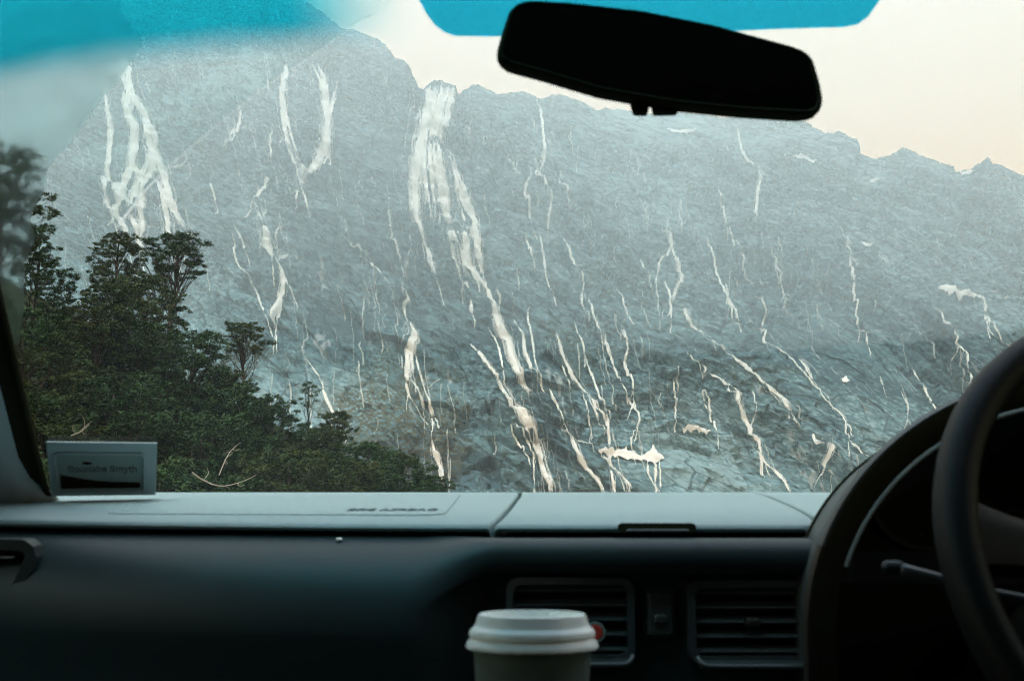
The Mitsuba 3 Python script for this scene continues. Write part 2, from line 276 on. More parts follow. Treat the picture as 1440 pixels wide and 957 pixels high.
        (3.49, [(-7.4, 0.503), (-6.3, 0.49), (-5.5, 0.478), (-4.8, 0.463), (-4.6, 0.455), (-4.1, 0.437), (-3.7, 0.427), (-3.1, 0.42), (-2.2, 0.414), (-1.2, 0.405), (-0.7, 0.385), (0.0, 0.361), (0.9, 0.346), (1.6, 0.33), (2.3, 0.325), (3.2, 0.316), (3.8, 0.3), (4.4, 0.3), (4.7, 0.29)]),
        (1.52, [(-4.2, 0.462), (-3.4, 0.453), (-2.7, 0.432), (-2.1, 0.419), (-1.4, 0.408), (-0.6, 0.39), (-0.0, 0.378), (0.6, 0.358)]),
        (0.74, [(-7.0, 0.424), (-5.7, 0.415), (-4.6, 0.402), (-3.8, 0.389), (-3.3, 0.372), (-2.9, 0.356), (-2.7, 0.345)]),
        (0.79, [(-4.8, 0.499), (-3.4, 0.489), (-3.7, 0.477)]),
    ]),
    ('wide lower fall slanting down to the dashboard just left of centre', [
        (0.75, [(-11.7, 0.396), (-10.9, 0.387), (-9.7, 0.379)]),
        (2.43, [(-10.0, 0.379), (-8.4, 0.366), (-6.9, 0.354), (-5.7, 0.347), (-4.7, 0.342), (-4.1, 0.335)]),
        (3.69, [(-4.5, 0.338), (-3.7, 0.328), (-2.7, 0.319), (-1.6, 0.306), (-0.5, 0.295), (1.1, 0.278), (2.2, 0.257), (3.5, 0.244), (4.7, 0.237), (5.6, 0.232), (7.0, 0.233), (7.2, 0.232), (7.5, 0.222), (7.6, 0.212), (7.9, 0.202), (8.2, 0.194), (8.7, 0.183), (9.3, 0.175), (10.0, 0.168), (10.5, 0.162), (10.8, 0.157), (11.1, 0.149)]),
        (1.31, [(-0.9, 0.303), (-0.1, 0.293), (1.0, 0.263), (2.1, 0.249), (3.1, 0.241), (4.0, 0.235), (4.1, 0.23), (5.4, 0.228), (6.1, 0.219), (6.6, 0.211), (7.0, 0.202), (7.3, 0.197)]),
        (0.63, [(0.9, 0.245), (1.8, 0.236), (2.7, 0.229), (3.4, 0.226), (4.3, 0.224), (4.8, 0.212), (5.3, 0.202), (5.9, 0.194), (5.9, 0.183), (6.1, 0.175), (6.1, 0.162)]),
        (0.43, [(-0.8, 0.246), (0.3, 0.23), (1.4, 0.221), (2.4, 0.214), (3.3, 0.204)]),
    ]),
    ('fall that parts like a pair of legs above the green slope', [
        (1.03, [(-30.8, 0.436), (-29.0, 0.438), (-28.7, 0.431), (-29.9, 0.423), (-30.0, 0.414), (-29.4, 0.399), (-28.8, 0.395)]),
        (2.94, [(-28.3, 0.399), (-27.7, 0.391), (-27.1, 0.383), (-27.4, 0.374), (-28.2, 0.355), (-28.9, 0.346), (-28.9, 0.328), (-29.1, 0.316), (-29.2, 0.307), (-29.2, 0.297)]),
        (1.4, [(-29.2, 0.297), (-29.2, 0.288), (-28.6, 0.282), (-27.5, 0.277)]),
        (1.87, [(-28.5, 0.306), (-27.2, 0.302), (-26.1, 0.297), (-25.3, 0.293), (-25.0, 0.288), (-24.9, 0.282)]),
        (0.98, [(-27.1, 0.381), (-27.4, 0.368), (-27.7, 0.356), (-28.0, 0.348), (-27.9, 0.335), (-27.8, 0.324), (-27.5, 0.314)]),
    ]),
    ('thin braid right of the parted fall joining a short spout by the green bush', [
        (0.47, [(-27.2, 0.36), (-26.9, 0.352), (-26.6, 0.339), (-26.1, 0.329), (-25.5, 0.322), (-24.9, 0.317), (-24.3, 0.312), (-23.5, 0.302), (-22.8, 0.293), (-22.5, 0.288), (-22.2, 0.283), (-21.8, 0.277)]),
        (0.48, [(-26.8, 0.352), (-26.1, 0.337), (-25.4, 0.327), (-24.9, 0.321), (-24.5, 0.321), (-24.0, 0.322)]),
        (0.69, [(-23.0, 0.296), (-22.9, 0.29), (-22.5, 0.279)]),
        (1.69, [(-22.0, 0.233), (-21.8, 0.227), (-21.4, 0.216), (-20.8, 0.211), (-20.3, 0.207), (-19.8, 0.202), (-19.2, 0.188), (-18.6, 0.175)]),
        (1.26, [(-21.3, 0.226), (-20.8, 0.215), (-20.4, 0.207), (-20.1, 0.2), (-19.6, 0.187), (-19.1, 0.177)]),
    ]),
    ('small stepping rivulet between the zigzag fall and the main waterfall', [
        (0.55, [(-46.2, 0.486), (-45.0, 0.487), (-43.8, 0.488), (-42.5, 0.489), (-40.4, 0.478)]),
        (1.08, [(-39.1, 0.476), (-38.2, 0.453), (-36.9, 0.449), (-35.7, 0.44)]),
    ]),
    ('faint rivulet just left of the main waterfall', [
        (0.55, [(-33.6, 0.529), (-32.6, 0.523), (-31.6, 0.517), (-30.9, 0.505), (-30.6, 0.497)]),
        (0.57, [(-33.1, 0.58), (-33.0, 0.566), (-33.0, 0.55)]),
    ]),
    ('short blunt dribble left of the bend in the main waterfall', [
        (1.05, [(-11.7, 0.478), (-11.5, 0.466), (-11.1, 0.448)]),
    ]),
    ("pair of braided trickles right of the main waterfall's lower end", [
        (0.77, [(4.8, 0.471), (4.4, 0.46), (4.4, 0.45), (4.4, 0.441), (4.9, 0.429), (5.3, 0.412), (5.7, 0.4), (5.9, 0.386), (6.2, 0.372), (6.7, 0.35), (7.5, 0.333)]),
        (1.48, [(2.7, 0.414), (3.1, 0.398), (3.3, 0.384), (3.8, 0.365), (4.5, 0.355), (5.3, 0.341), (6.2, 0.333)]),
        (0.52, [(0.2, 0.439), (0.9, 0.431), (1.4, 0.424)]),
    ]),
    ('thread from the notch under the left end of the mirror', [
        (0.96, [(6.2, 0.996), (6.6, 0.98), (7.0, 0.967), (7.4, 0.955), (7.6, 0.943), (7.9, 0.92), (8.1, 0.884), (8.3, 0.864), (8.7, 0.831), (8.3, 0.831), (7.9, 0.818), (7.0, 0.798)]),
        (1.25, [(8.7, 0.829), (8.8, 0.818), (8.4, 0.808), (7.7, 0.795)]),
    ]),
    ('forked thread below the notch, its arms spread like a wishbone', [
        (0.89, [(5.3, 0.769), (4.3, 0.743), (3.8, 0.735), (3.3, 0.698), (3.8, 0.686), (4.5, 0.691), (4.7, 0.678), (4.9, 0.652), (5.6, 0.639)]),
        (1.2, [(8.3, 0.769), (9.2, 0.747), (10.0, 0.734), (10.8, 0.726), (11.0, 0.714), (10.5, 0.681), (10.1, 0.672), (10.1, 0.659), (10.0, 0.629)]),
        (0.61, [(13.5, 0.736), (15.3, 0.726), (15.5, 0.718)]),
    ]),
    ('thin broken rivulet below the wishbone thread', [
        (0.56, [(7.3, 0.635), (7.9, 0.619), (8.2, 0.604), (8.7, 0.587), (8.9, 0.57), (9.2, 0.553), (9.4, 0.538), (9.8, 0.528), (10.5, 0.512), (11.2, 0.503), (11.8, 0.487)]),
        (0.57, [(3.6, 0.622), (4.4, 0.606), (5.1, 0.585), (5.7, 0.568)]),
    ]),
    ('winding rivulet from upper middle down past the grey slabs', [
        (0.86, [(14.4, 0.608), (15.2, 0.594), (16.2, 0.585), (16.6, 0.576), (17.5, 0.567), (18.7, 0.556), (19.9, 0.554), (20.4, 0.539), (20.7, 0.531), (20.4, 0.51)]),
        (0.55, [(19.6, 0.501), (20.4, 0.487), (21.2, 0.475)]),
        (0.82, [(22.1, 0.511), (23.0, 0.494), (23.5, 0.479), (23.8, 0.464), (24.6, 0.45), (25.4, 0.439), (26.1, 0.423)]),
        (1.04, [(27.0, 0.436), (27.4, 0.417), (27.8, 0.403), (28.4, 0.387), (29.2, 0.379), (29.8, 0.368), (30.3, 0.358), (30.8, 0.345), (31.6, 0.335), (32.4, 0.327)]),
    ]),
    ('fall with a fanned lower end in the middle of the cliff', [
        (1.53, [(12.6, 0.406), (13.3, 0.395), (13.9, 0.385), (14.3, 0.373), (14.9, 0.365), (15.6, 0.356)]),
        (2.24, [(14.7, 0.365), (15.9, 0.356), (17.1, 0.343), (18.4, 0.336), (19.7, 0.328), (20.8, 0.322), (21.7, 0.315)]),
        (0.95, [(21.7, 0.318), (23.0, 0.308), (23.9, 0.292), (25.3, 0.281), (26.7, 0.271), (27.4, 0.266), (27.7, 0.255)]),
        (1.4, [(27.5, 0.274), (27.7, 0.269), (28.0, 0.261), (27.9, 0.247), (28.3, 0.238), (28.1, 0.224)]),
        (0.5, [(14.5, 0.353), (15.0, 0.343), (15.6, 0.329)]),
        (0.48, [(20.0, 0.323), (20.6, 0.308), (21.2, 0.299), (21.4, 0.283), (21.8, 0.274), (22.1, 0.269), (22.4, 0.261)]),
        (0.71, [(22.3, 0.311), (23.3, 0.291), (24.3, 0.276), (24.6, 0.271), (24.9, 0.268)]),
    ]),
    ('fall left of the white ledge reaching the dashboard', [
        (0.7, [(10.5, 0.308), (11.2, 0.298), (12.1, 0.29), (12.9, 0.284), (13.7, 0.266), (14.8, 0.258)]),
        (0.92, [(14.0, 0.257), (15.6, 0.246), (17.3, 0.244)]),
        (2.63, [(16.9, 0.244), (17.4, 0.237), (18.0, 0.228), (18.4, 0.213), (19.3, 0.204), (20.2, 0.201), (21.2, 0.197), (22.7, 0.189), (24.3, 0.183), (25.4, 0.174), (26.6, 0.164)]),
    ]),
    ('long thin thread down to the fanned fall', [
        (0.53, [(18.0, 0.446), (18.9, 0.432), (19.8, 0.415), (20.5, 0.404), (20.9, 0.397), (21.0, 0.385)]),
        (0.5, [(20.8, 0.393), (21.3, 0.381), (21.9, 0.374), (22.6, 0.364), (23.4, 0.353), (24.2, 0.339), (25.0, 0.321), (25.8, 0.308), (26.5, 0.293), (27.1, 0.286)]),
    ]),
    ('wavering rivulet that feeds the white ledge', [
        (0.57, [(30.2, 0.53), (31.8, 0.525), (32.9, 0.516), (33.0, 0.499), (33.7, 0.48), (34.8, 0.466)]),
        (1.05, [(32.2, 0.452), (33.3, 0.43), (33.7, 0.411), (34.1, 0.402), (34.3, 0.392), (33.7, 0.38), (33.6, 0.369), (34.4, 0.358), (35.4, 0.335), (35.7, 0.323), (35.9, 0.317)]),
        (0.73, [(35.4, 0.312), (34.7, 0.311), (36.5, 0.296), (37.5, 0.274), (37.5, 0.267), (36.9, 0.256)]),
        (0.7, [(36.5, 0.259), (35.2, 0.245), (34.8, 0.232), (35.1, 0.22)]),
        (0.5, [(36.6, 0.307), (36.0, 0.301), (35.1, 0.289)]),
    ]),
    ('ragged double fall in upper right middle, open like a loop', [
        (0.62, [(43.5, 0.676), (44.9, 0.654), (46.0, 0.641), (46.7, 0.631)]),
        (1.22, [(44.9, 0.673), (46.2, 0.649), (47.3, 0.629), (46.7, 0.619), (45.4, 0.595), (44.4, 0.594), (43.6, 0.587), (43.5, 0.572), (43.2, 0.562)]),
        (1.79, [(47.5, 0.62), (48.4, 0.604), (49.2, 0.581), (49.9, 0.565), (50.7, 0.553), (50.4, 0.534), (49.7, 0.524), (49.2, 0.518), (48.6, 0.499), (48.1, 0.488)]),
        (1.16, [(45.5, 0.543), (46.3, 0.527), (47.2, 0.51), (47.5, 0.495), (47.7, 0.487), (48.1, 0.473), (48.0, 0.451)]),
        (0.58, [(42.6, 0.55), (43.0, 0.536), (43.3, 0.522), (43.7, 0.51), (44.1, 0.498), (44.3, 0.478), (44.4, 0.457)]),
        (0.6, [(37.8, 0.599), (38.5, 0.582), (39.4, 0.57)]),
    ]),
    ('dotted thread beside the white ledge', [
        (0.52, [(47.5, 0.338), (49.0, 0.349), (49.4, 0.329)]),
        (0.5, [(48.0, 0.326), (48.3, 0.317), (48.6, 0.309), (49.1, 0.304), (49.4, 0.294), (48.9, 0.273), (48.5, 0.256)]),
    ]),
    ('thin fall ending in a small white splash in the right middle', [
        (0.9, [(57.7, 0.649), (58.7, 0.633), (59.6, 0.611), (60.3, 0.602), (60.9, 0.591), (61.5, 0.567), (62.7, 0.549), (63.8, 0.532), (64.8, 0.517), (65.8, 0.504), (67.0, 0.494), (68.1, 0.48), (69.0, 0.466), (69.6, 0.458), (70.1, 0.45)]),
        (0.6, [(65.0, 0.539), (65.5, 0.526), (65.6, 0.51)]),
        (0.87, [(68.3, 0.451), (69.9, 0.448), (71.5, 0.447)]),
    ]),
    ('faint straight thread right of the small splash fall', [
        (0.64, [(64.3, 0.672), (65.0, 0.66), (65.7, 0.648)]),
        (0.62, [(68.7, 0.63), (69.1, 0.623), (69.9, 0.612), (70.4, 0.595), (70.7, 0.568), (71.7, 0.559)]),
    ]),
    ('fine rivulet from the shadow of the mirror down the right middle', [
        (0.69, [(63.0, 0.985), (63.5, 0.95), (64.3, 0.914), (65.1, 0.892), (66.0, 0.874), (66.9, 0.863), (68.2, 0.85), (69.5, 0.836), (71.1, 0.827)]),
        (1.34, [(71.1, 0.83), (71.5, 0.822), (72.0, 0.81), (72.2, 0.803), (72.0, 0.791), (72.0, 0.776), (72.1, 0.753), (72.2, 0.71), (72.8, 0.688)]),
        (0.65, [(59.6, 0.775), (60.4, 0.761), (61.0, 0.746), (61.8, 0.722), (62.3, 0.699), (63.1, 0.69), (63.7, 0.667)]),
    ]),
    ('long kinked rivulet winding to lower right', [
        (0.59, [(74.7, 0.517), (76.8, 0.501), (78.1, 0.487), (79.0, 0.476), (78.7, 0.471), (78.2, 0.454), (77.9, 0.444)]),
        (1.14, [(75.8, 0.439), (78.6, 0.432), (78.4, 0.417), (79.1, 0.405)]),
        (0.83, [(79.1, 0.408), (81.0, 0.405), (82.8, 0.402), (84.7, 0.395), (86.9, 0.39), (88.4, 0.378), (90.1, 0.37), (91.7, 0.357)]),
        (1.07, [(91.2, 0.366), (92.5, 0.35), (94.1, 0.336), (95.4, 0.331), (96.8, 0.327)]),
        (0.54, [(89.7, 0.396), (91.2, 0.376), (92.9, 0.36), (93.9, 0.35), (94.6, 0.344)]),
        (1.04, [(96.4, 0.33), (97.4, 0.321), (99.2, 0.315), (101.2, 0.317), (103.3, 0.311), (104.7, 0.302), (105.5, 0.291)]),
        (1.01, [(104.8, 0.302), (104.9, 0.287), (105.2, 0.274), (105.2, 0.255)]),
        (0.73, [(105.2, 0.255), (106.7, 0.249), (108.4, 0.243), (110.2, 0.233)]),
    ]),
    ('heavy slanting fall in the lower right of the cliff', [
        (2.28, [(51.9, 0.481), (52.9, 0.471), (53.6, 0.458), (54.8, 0.451), (56.8, 0.44), (59.0, 0.424)]),
        (2.21, [(63.2, 0.403), (64.8, 0.399), (65.8, 0.393)]),
        (2.43, [(68.8, 0.377), (70.3, 0.37), (71.8, 0.364), (72.7, 0.359), (73.9, 0.35), (76.1, 0.334), (78.6, 0.318)]),
        (3.11, [(78.2, 0.321), (80.1, 0.312), (81.9, 0.307), (83.1, 0.304), (84.1, 0.3), (85.2, 0.291), (86.6, 0.28)]),
        (1.97, [(86.0, 0.28), (86.0, 0.249), (88.2, 0.25), (89.7, 0.247), (91.6, 0.244)]),
        (0.99, [(88.5, 0.249), (90.4, 0.251), (91.4, 0.246)]),
        (0.97, [(91.8, 0.245), (93.0, 0.224), (95.7, 0.219)]),
        (2.15, [(95.8, 0.226), (97.9, 0.225), (97.3, 0.21), (95.9, 0.197)]),
        (0.93, [(96.2, 0.207), (96.4, 0.196), (97.0, 0.187), (98.7, 0.183), (101.0, 0.184)]),
    ]),
    ('fall curving down through the lower middle right to the dashboard', [
        (0.53, [(52.9, 0.383), (54.8, 0.366), (57.2, 0.364), (57.9, 0.356)]),
        (1.07, [(57.9, 0.366), (59.4, 0.36), (58.8, 0.351)]),
        (0.79, [(60.6, 0.353), (63.0, 0.343), (65.0, 0.33), (66.7, 0.322)]),
        (2.03, [(66.4, 0.324), (66.9, 0.304), (68.4, 0.299), (68.7, 0.284), (69.5, 0.277)]),
        (1.96, [(68.9, 0.281), (69.8, 0.274), (70.7, 0.267), (71.9, 0.26), (73.0, 0.249), (73.4, 0.232), (74.8, 0.227), (75.2, 0.218), (75.4, 0.208)]),
        (1.44, [(75.3, 0.234), (75.2, 0.217), (75.7, 0.204)]),
        (0.94, [(74.1, 0.21), (75.7, 0.201), (77.3, 0.194), (78.8, 0.188)]),
        (0.7, [(75.8, 0.205), (76.4, 0.199), (77.0, 0.193)]),
        (2.06, [(78.3, 0.19), (80.1, 0.185), (81.4, 0.179), (82.5, 0.172), (83.2, 0.161), (84.6, 0.152)]),
    ]),
    ('feathery thread beside the curving fall', [
        (0.75, [(57.6, 0.312), (58.7, 0.302), (59.8, 0.297), (60.2, 0.287), (60.2, 0.275), (61.0, 0.262), (61.2, 0.248), (61.5, 0.238)]),
        (0.51, [(57.6, 0.311), (57.9, 0.301), (58.6, 0.293)]),
    ]),
    ('tiny thread right of the curving fall', [
        (0.51, [(74.2, 0.31), (74.9, 0.299), (74.2, 0.273)]),
    ]),
    ('thin vertical thread high on the right face', [
        (0.65, [(98.4, 0.737), (100.0, 0.727), (101.3, 0.726), (102.2, 0.715), (103.2, 0.7), (104.7, 0.69)]),
        (1.27, [(103.0, 0.693), (104.4, 0.688), (105.4, 0.668), (105.7, 0.64), (106.4, 0.618)]),
        (0.91, [(106.4, 0.618), (106.7, 0.607), (107.2, 0.597), (107.6, 0.584), (108.2, 0.566), (108.1, 0.533), (108.8, 0.514), (109.2, 0.483)]),
        (0.86, [(111.6, 0.481), (112.1, 0.459), (112.8, 0.442)]),
        (0.87, [(107.8, 0.485), (111.5, 0.481), (114.2, 0.479)]),
    ]),
    ('broken rivulet right of the thin vertical thread', [
        (0.9, [(131.3, 0.583), (133.7, 0.568), (135.6, 0.553), (136.4, 0.532), (138.6, 0.508), (141.1, 0.504)]),
        (1.16, [(141.1, 0.504), (142.3, 0.482), (141.6, 0.458)]),
        (0.85, [(141.9, 0.461), (143.4, 0.453), (144.6, 0.444), (145.3, 0.43), (146.2, 0.418)]),
    ]),
    ('rivulet spilling from the large snow patch at right', [
        (1.23, [(148.0, 0.622), (149.6, 0.604), (150.6, 0.592), (150.8, 0.573)]),
        (0.9, [(151.3, 0.573), (151.5, 0.551), (152.3, 0.535)]),
        (0.89, [(151.3, 0.573), (152.2, 0.566), (152.8, 0.554), (154.1, 0.539), (156.4, 0.528), (158.6, 0.514)]),
        (0.59, [(151.6, 0.54), (153.2, 0.532), (154.9, 0.525)]),
    ]),
    ('crooked rivulet just above the instrument hood', [
        (0.55, [(127.5, 0.412), (129.2, 0.403), (130.5, 0.395), (131.7, 0.384)]),
        (1.08, [(131.7, 0.384), (132.6, 0.376), (133.5, 0.36), (134.8, 0.346)]),
    ]),
    ('small dribbles left of the crooked rivulet above the instrument hood', [
        (0.53, [(124.3, 0.364), (125.6, 0.35), (126.7, 0.338), (127.0, 0.325), (125.7, 0.303)]),
        (0.55, [(117.2, 0.378), (117.9, 0.372), (118.4, 0.364)]),
    ]),
    ('faint thread down the pale right face', [
        (0.62, [(77.7, 0.627), (79.4, 0.615), (80.7, 0.597), (81.8, 0.584), (82.8, 0.575), (83.3, 0.566), (84.1, 0.557), (84.8, 0.548), (84.6, 0.511)]),
        (0.62, [(81.5, 0.58), (82.3, 0.563), (83.7, 0.556)]),
    ]),
    ('white run below the left end of the white ledge', [
        (1.77, [(25.8, 0.219), (27.2, 0.209), (28.3, 0.198), (29.2, 0.191)]),
        (1.3, [(29.1, 0.194), (30.3, 0.189), (31.5, 0.184), (32.5, 0.178), (33.5, 0.17), (34.5, 0.161)]),
        (1.29, [(28.2, 0.192), (28.6, 0.18), (29.0, 0.171), (29.4, 0.162)]),
    ]),
    ('white run below the right end of the white ledge', [
        (0.88, [(39.8, 0.208), (39.4, 0.194), (39.6, 0.185), (40.2, 0.178), (41.3, 0.168), (42.9, 0.159)]),
        (1.33, [(41.7, 0.205), (41.7, 0.188), (41.7, 0.18), (41.6, 0.173)]),
        (0.66, [(43.2, 0.203), (43.0, 0.19), (43.3, 0.183), (43.2, 0.174), (42.9, 0.163)]),
    ]),
]
SNOW = [
    ('broad white ledge where two rivulets gather above the dashboard', [(24.9, 0.224), (27.1, 0.224), (33.3, 0.226), (38.8, 0.215), (40.4, 0.219), (41.6, 0.231), (42.9, 0.217), (44.8, 0.204), (40.3, 0.207), (33.1, 0.213), (26.8, 0.219)]),
    ('large melting snow patch high on the right', [(133.7, 0.629), (136.2, 0.624), (139.8, 0.598), (143.8, 0.61), (148.2, 0.623), (150.0, 0.618), (146.4, 0.607), (142.1, 0.595), (138.8, 0.586), (136.1, 0.611)]),
    ('forked snow scrap at the right edge of the view', [(151.1, 0.633), (154.1, 0.634), (158.2, 0.642), (156.9, 0.638), (155.8, 0.629), (154.3, 0.634)]),
    ("thin snow streak under the mirror's left corner notch", [(42.5, 0.937), (46.7, 0.931), (51.4, 0.938), (48.6, 0.925), (44.9, 0.923)]),
    ('slim snow streak on the right skyline slope', [(80.5, 0.867), (83.2, 0.881), (88.0, 0.895), (86.6, 0.884), (82.5, 0.869)]),
    ('small white snow lump in the lower right', [(103.8, 0.376), (105.3, 0.383), (106.6, 0.375), (105.7, 0.371), (104.1, 0.37)]),
    ('narrow snow ledge near the lower right threads', [(51.0, 0.248), (53.2, 0.249), (57.0, 0.249), (59.4, 0.242), (55.7, 0.245), (52.0, 0.245)]),
    ('two-pronged snow fleck high right', [(106.4, 0.734), (108.5, 0.733), (110.5, 0.722), (107.8, 0.725)]),
    ('snow fleck below the right skyline', [(104.3, 0.915), (105.9, 0.916), (107.6, 0.908), (105.7, 0.907)]),
    ('snow fleck in the notch of the right skyline', [(131.5, 0.994), (134.2, 0.99), (135.8, 0.985), (134.3, 0.981), (132.6, 0.982)]),
]

def rock_frame(p):
    """Coordinates along and across the bedding of the rock, bent by slow noise."""
    x, z = p.x, p.z
    w = fbm(x / 46, p.y / 46, z / 46, 3) - 0.5
    v = fbm(x / 46 + 9, p.y / 46, z / 46 + 5, 3) - 0.5
    return 0.93 * x - 0.37 * z + 12 * w, 0.37 * x + 0.93 * z + 11 * v, w

def rock_colour(p, n, uv):
    x, y, z = p.x, p.y, p.z
    a, b, w = rock_frame(p)
    dark = mi.Color3f(0.036, 0.082, 0.102)
    mid = mi.Color3f(0.104, 0.196, 0.222)
    pale = mi.Color3f(0.235, 0.365, 0.395)
    f1, s1, r1 = mikit.voronoi(a / 15, b / 7)
    f2, s2, r2 = mikit.voronoi(a / 4.2 + 3 * w, b / 1.9)
    broad = fbm(x / 60, z / 42, y / 60, 3)
    fine = fbm(a / 1.5, b / 0.8, y / 2, 4)
    slab = smoothstep(0.40, 0.58, fbm(a / 45, b / 22, 11.0, 3))
    tone = 0.36 * r1 + 0.20 * r2 + 1.7 * (broad - 0.5) + (0.9 + 1.1 * slab) * (fine - 0.5) + 0.24 - 0.06 * slab
    c = mix(mid, pale, smoothstep(0.50, 0.95, tone))
    c = mix(c, dark, smoothstep(0.44, 0.12, tone) * 0.85)
    c = mix(c, dark, smoothstep(0.07, 0.02, s1 - f1) * smoothstep(0.40, 0.55, fine) * 0.85)
    c = mix(c, dark, smoothstep(0.14, 0.02, s2 - f2) * 0.40 * slab)
    # scrub and moss in patches
    bush = smoothstep(0.56, 0.68, fbm(x / 22, z / 15, 9.0, 4)) * smoothstep(0.40, 0.58, noise(x / 0.9, y / 0.9, z / 0.9))
    c = mix(c, mi.Color3f(0.040, 0.062, 0.040), bush * 0.75)
    # a scrubby slope below the parted fall, left of the grey slabs
    e = dr.sqrt(dr.square((x + 38) / 24) + dr.square((z - 8) / 22)) + 0.9 * (fbm(x / 8, z / 8, 2.0, 4) - 0.5)
    tuft = smoothstep(0.30, 0.55, noise(x / 0.8, y / 0.8, z / 0.8))
    c = mix(c, mix(mi.Color3f(0.05, 0.062, 0.030), mi.Color3f(0.10, 0.088, 0.045), noise(x / 4, z / 4, 1.0)), smoothstep(1.05, 0.75, e) * tuft * 0.8)
    # trickles: thin broken pale lines down the rock
    t = dr.abs(2 * noise(x / 2.6 + 0.22 * z / 2.6 + 2.5 * fbm(x / 9, z / 9, 1.0, 2), z / 55.0, 2.0) - 1)
    t = smoothstep(0.10, 0.02, t) * smoothstep(0.50, 0.62, fbm(x / 14, z / 17, 5.0, 3)) * smoothstep(0.35, 0.55, noise(x / 0.8, z / 2.2, 4.0))
    return mix(c, mi.Color3f(0.50, 0.54, 0.54), t * 0.55)

def rock_bump(p, n, uv):
    a, b, w = rock_frame(p)
    f2, s2, r2 = mikit.voronoi(a / 1.7, b / 0.9)
    return 0.7 * fbm(a / 1.6, b / 0.9, p.y / 2.0, 4) + 0.25 * r2 + 0.25 * smoothstep(0.0, 0.25, s2 - f2)

scene['rock'] = {'type': 'twosided', 'bsdf': {'type': 'bumpmap', 'arbitrary': proc(rock_bump, 0.10), 'scale': 0.8,
                 'bsdf': {'type': 'principled', 'base_color': proc(rock_colour), 'roughness': 0.62, 'specular': 0.35}}}
scene['white_water'] = {'type': 'principledthin', 'base_color': {'type': 'rgb', 'value': [0.97, 0.955, 0.91]}, 'roughness': 0.35, 'spec_trans': 0.10, 'diff_trans': 0.3, 'eta': 1.33}
scene['thin_water'] = {**scene['white_water'], 'spec_trans': 0.45, 'diff_trans': 0.5}
scene['old_snow'] = {'type': 'twosided', 'bsdf': {'type': 'diffuse', 'reflectance': {'type': 'rgb', 'value': [0.88, 0.86, 0.81]}}}

put('mountain', grid(mount, flip=True), 'rock', smooth=True, kind='structure')

# ------------------------------------------------------------------ waterfalls and snow on the rock
from scipy.ndimage import map_coordinates, uniform_filter, maximum_filter
SOFT = np.stack([mount[..., 0], uniform_filter(-maximum_filter(-mount[..., 1], 3), 3), mount[..., 2]], -1)   # the rock, evened over a metre
def on_rock(c, v, out=0.0):
    """Points of the built rock mesh at (column, climb), out metres in front of it."""
    ci = (np.asarray(c) - MOUNT_C[0]) / (MOUNT_C[1] - MOUNT_C[0])
    vi = np.interp(v, MOUNT_V, np.arange(len(MOUNT_V)))
    p = np.stack([map_coordinates(SOFT[..., k], [ci, vi], order=1, mode='nearest') for k in range(3)], -1)
    return p + np.asarray(out)[..., None] * np.array([0.0, -0.8, 0.6])

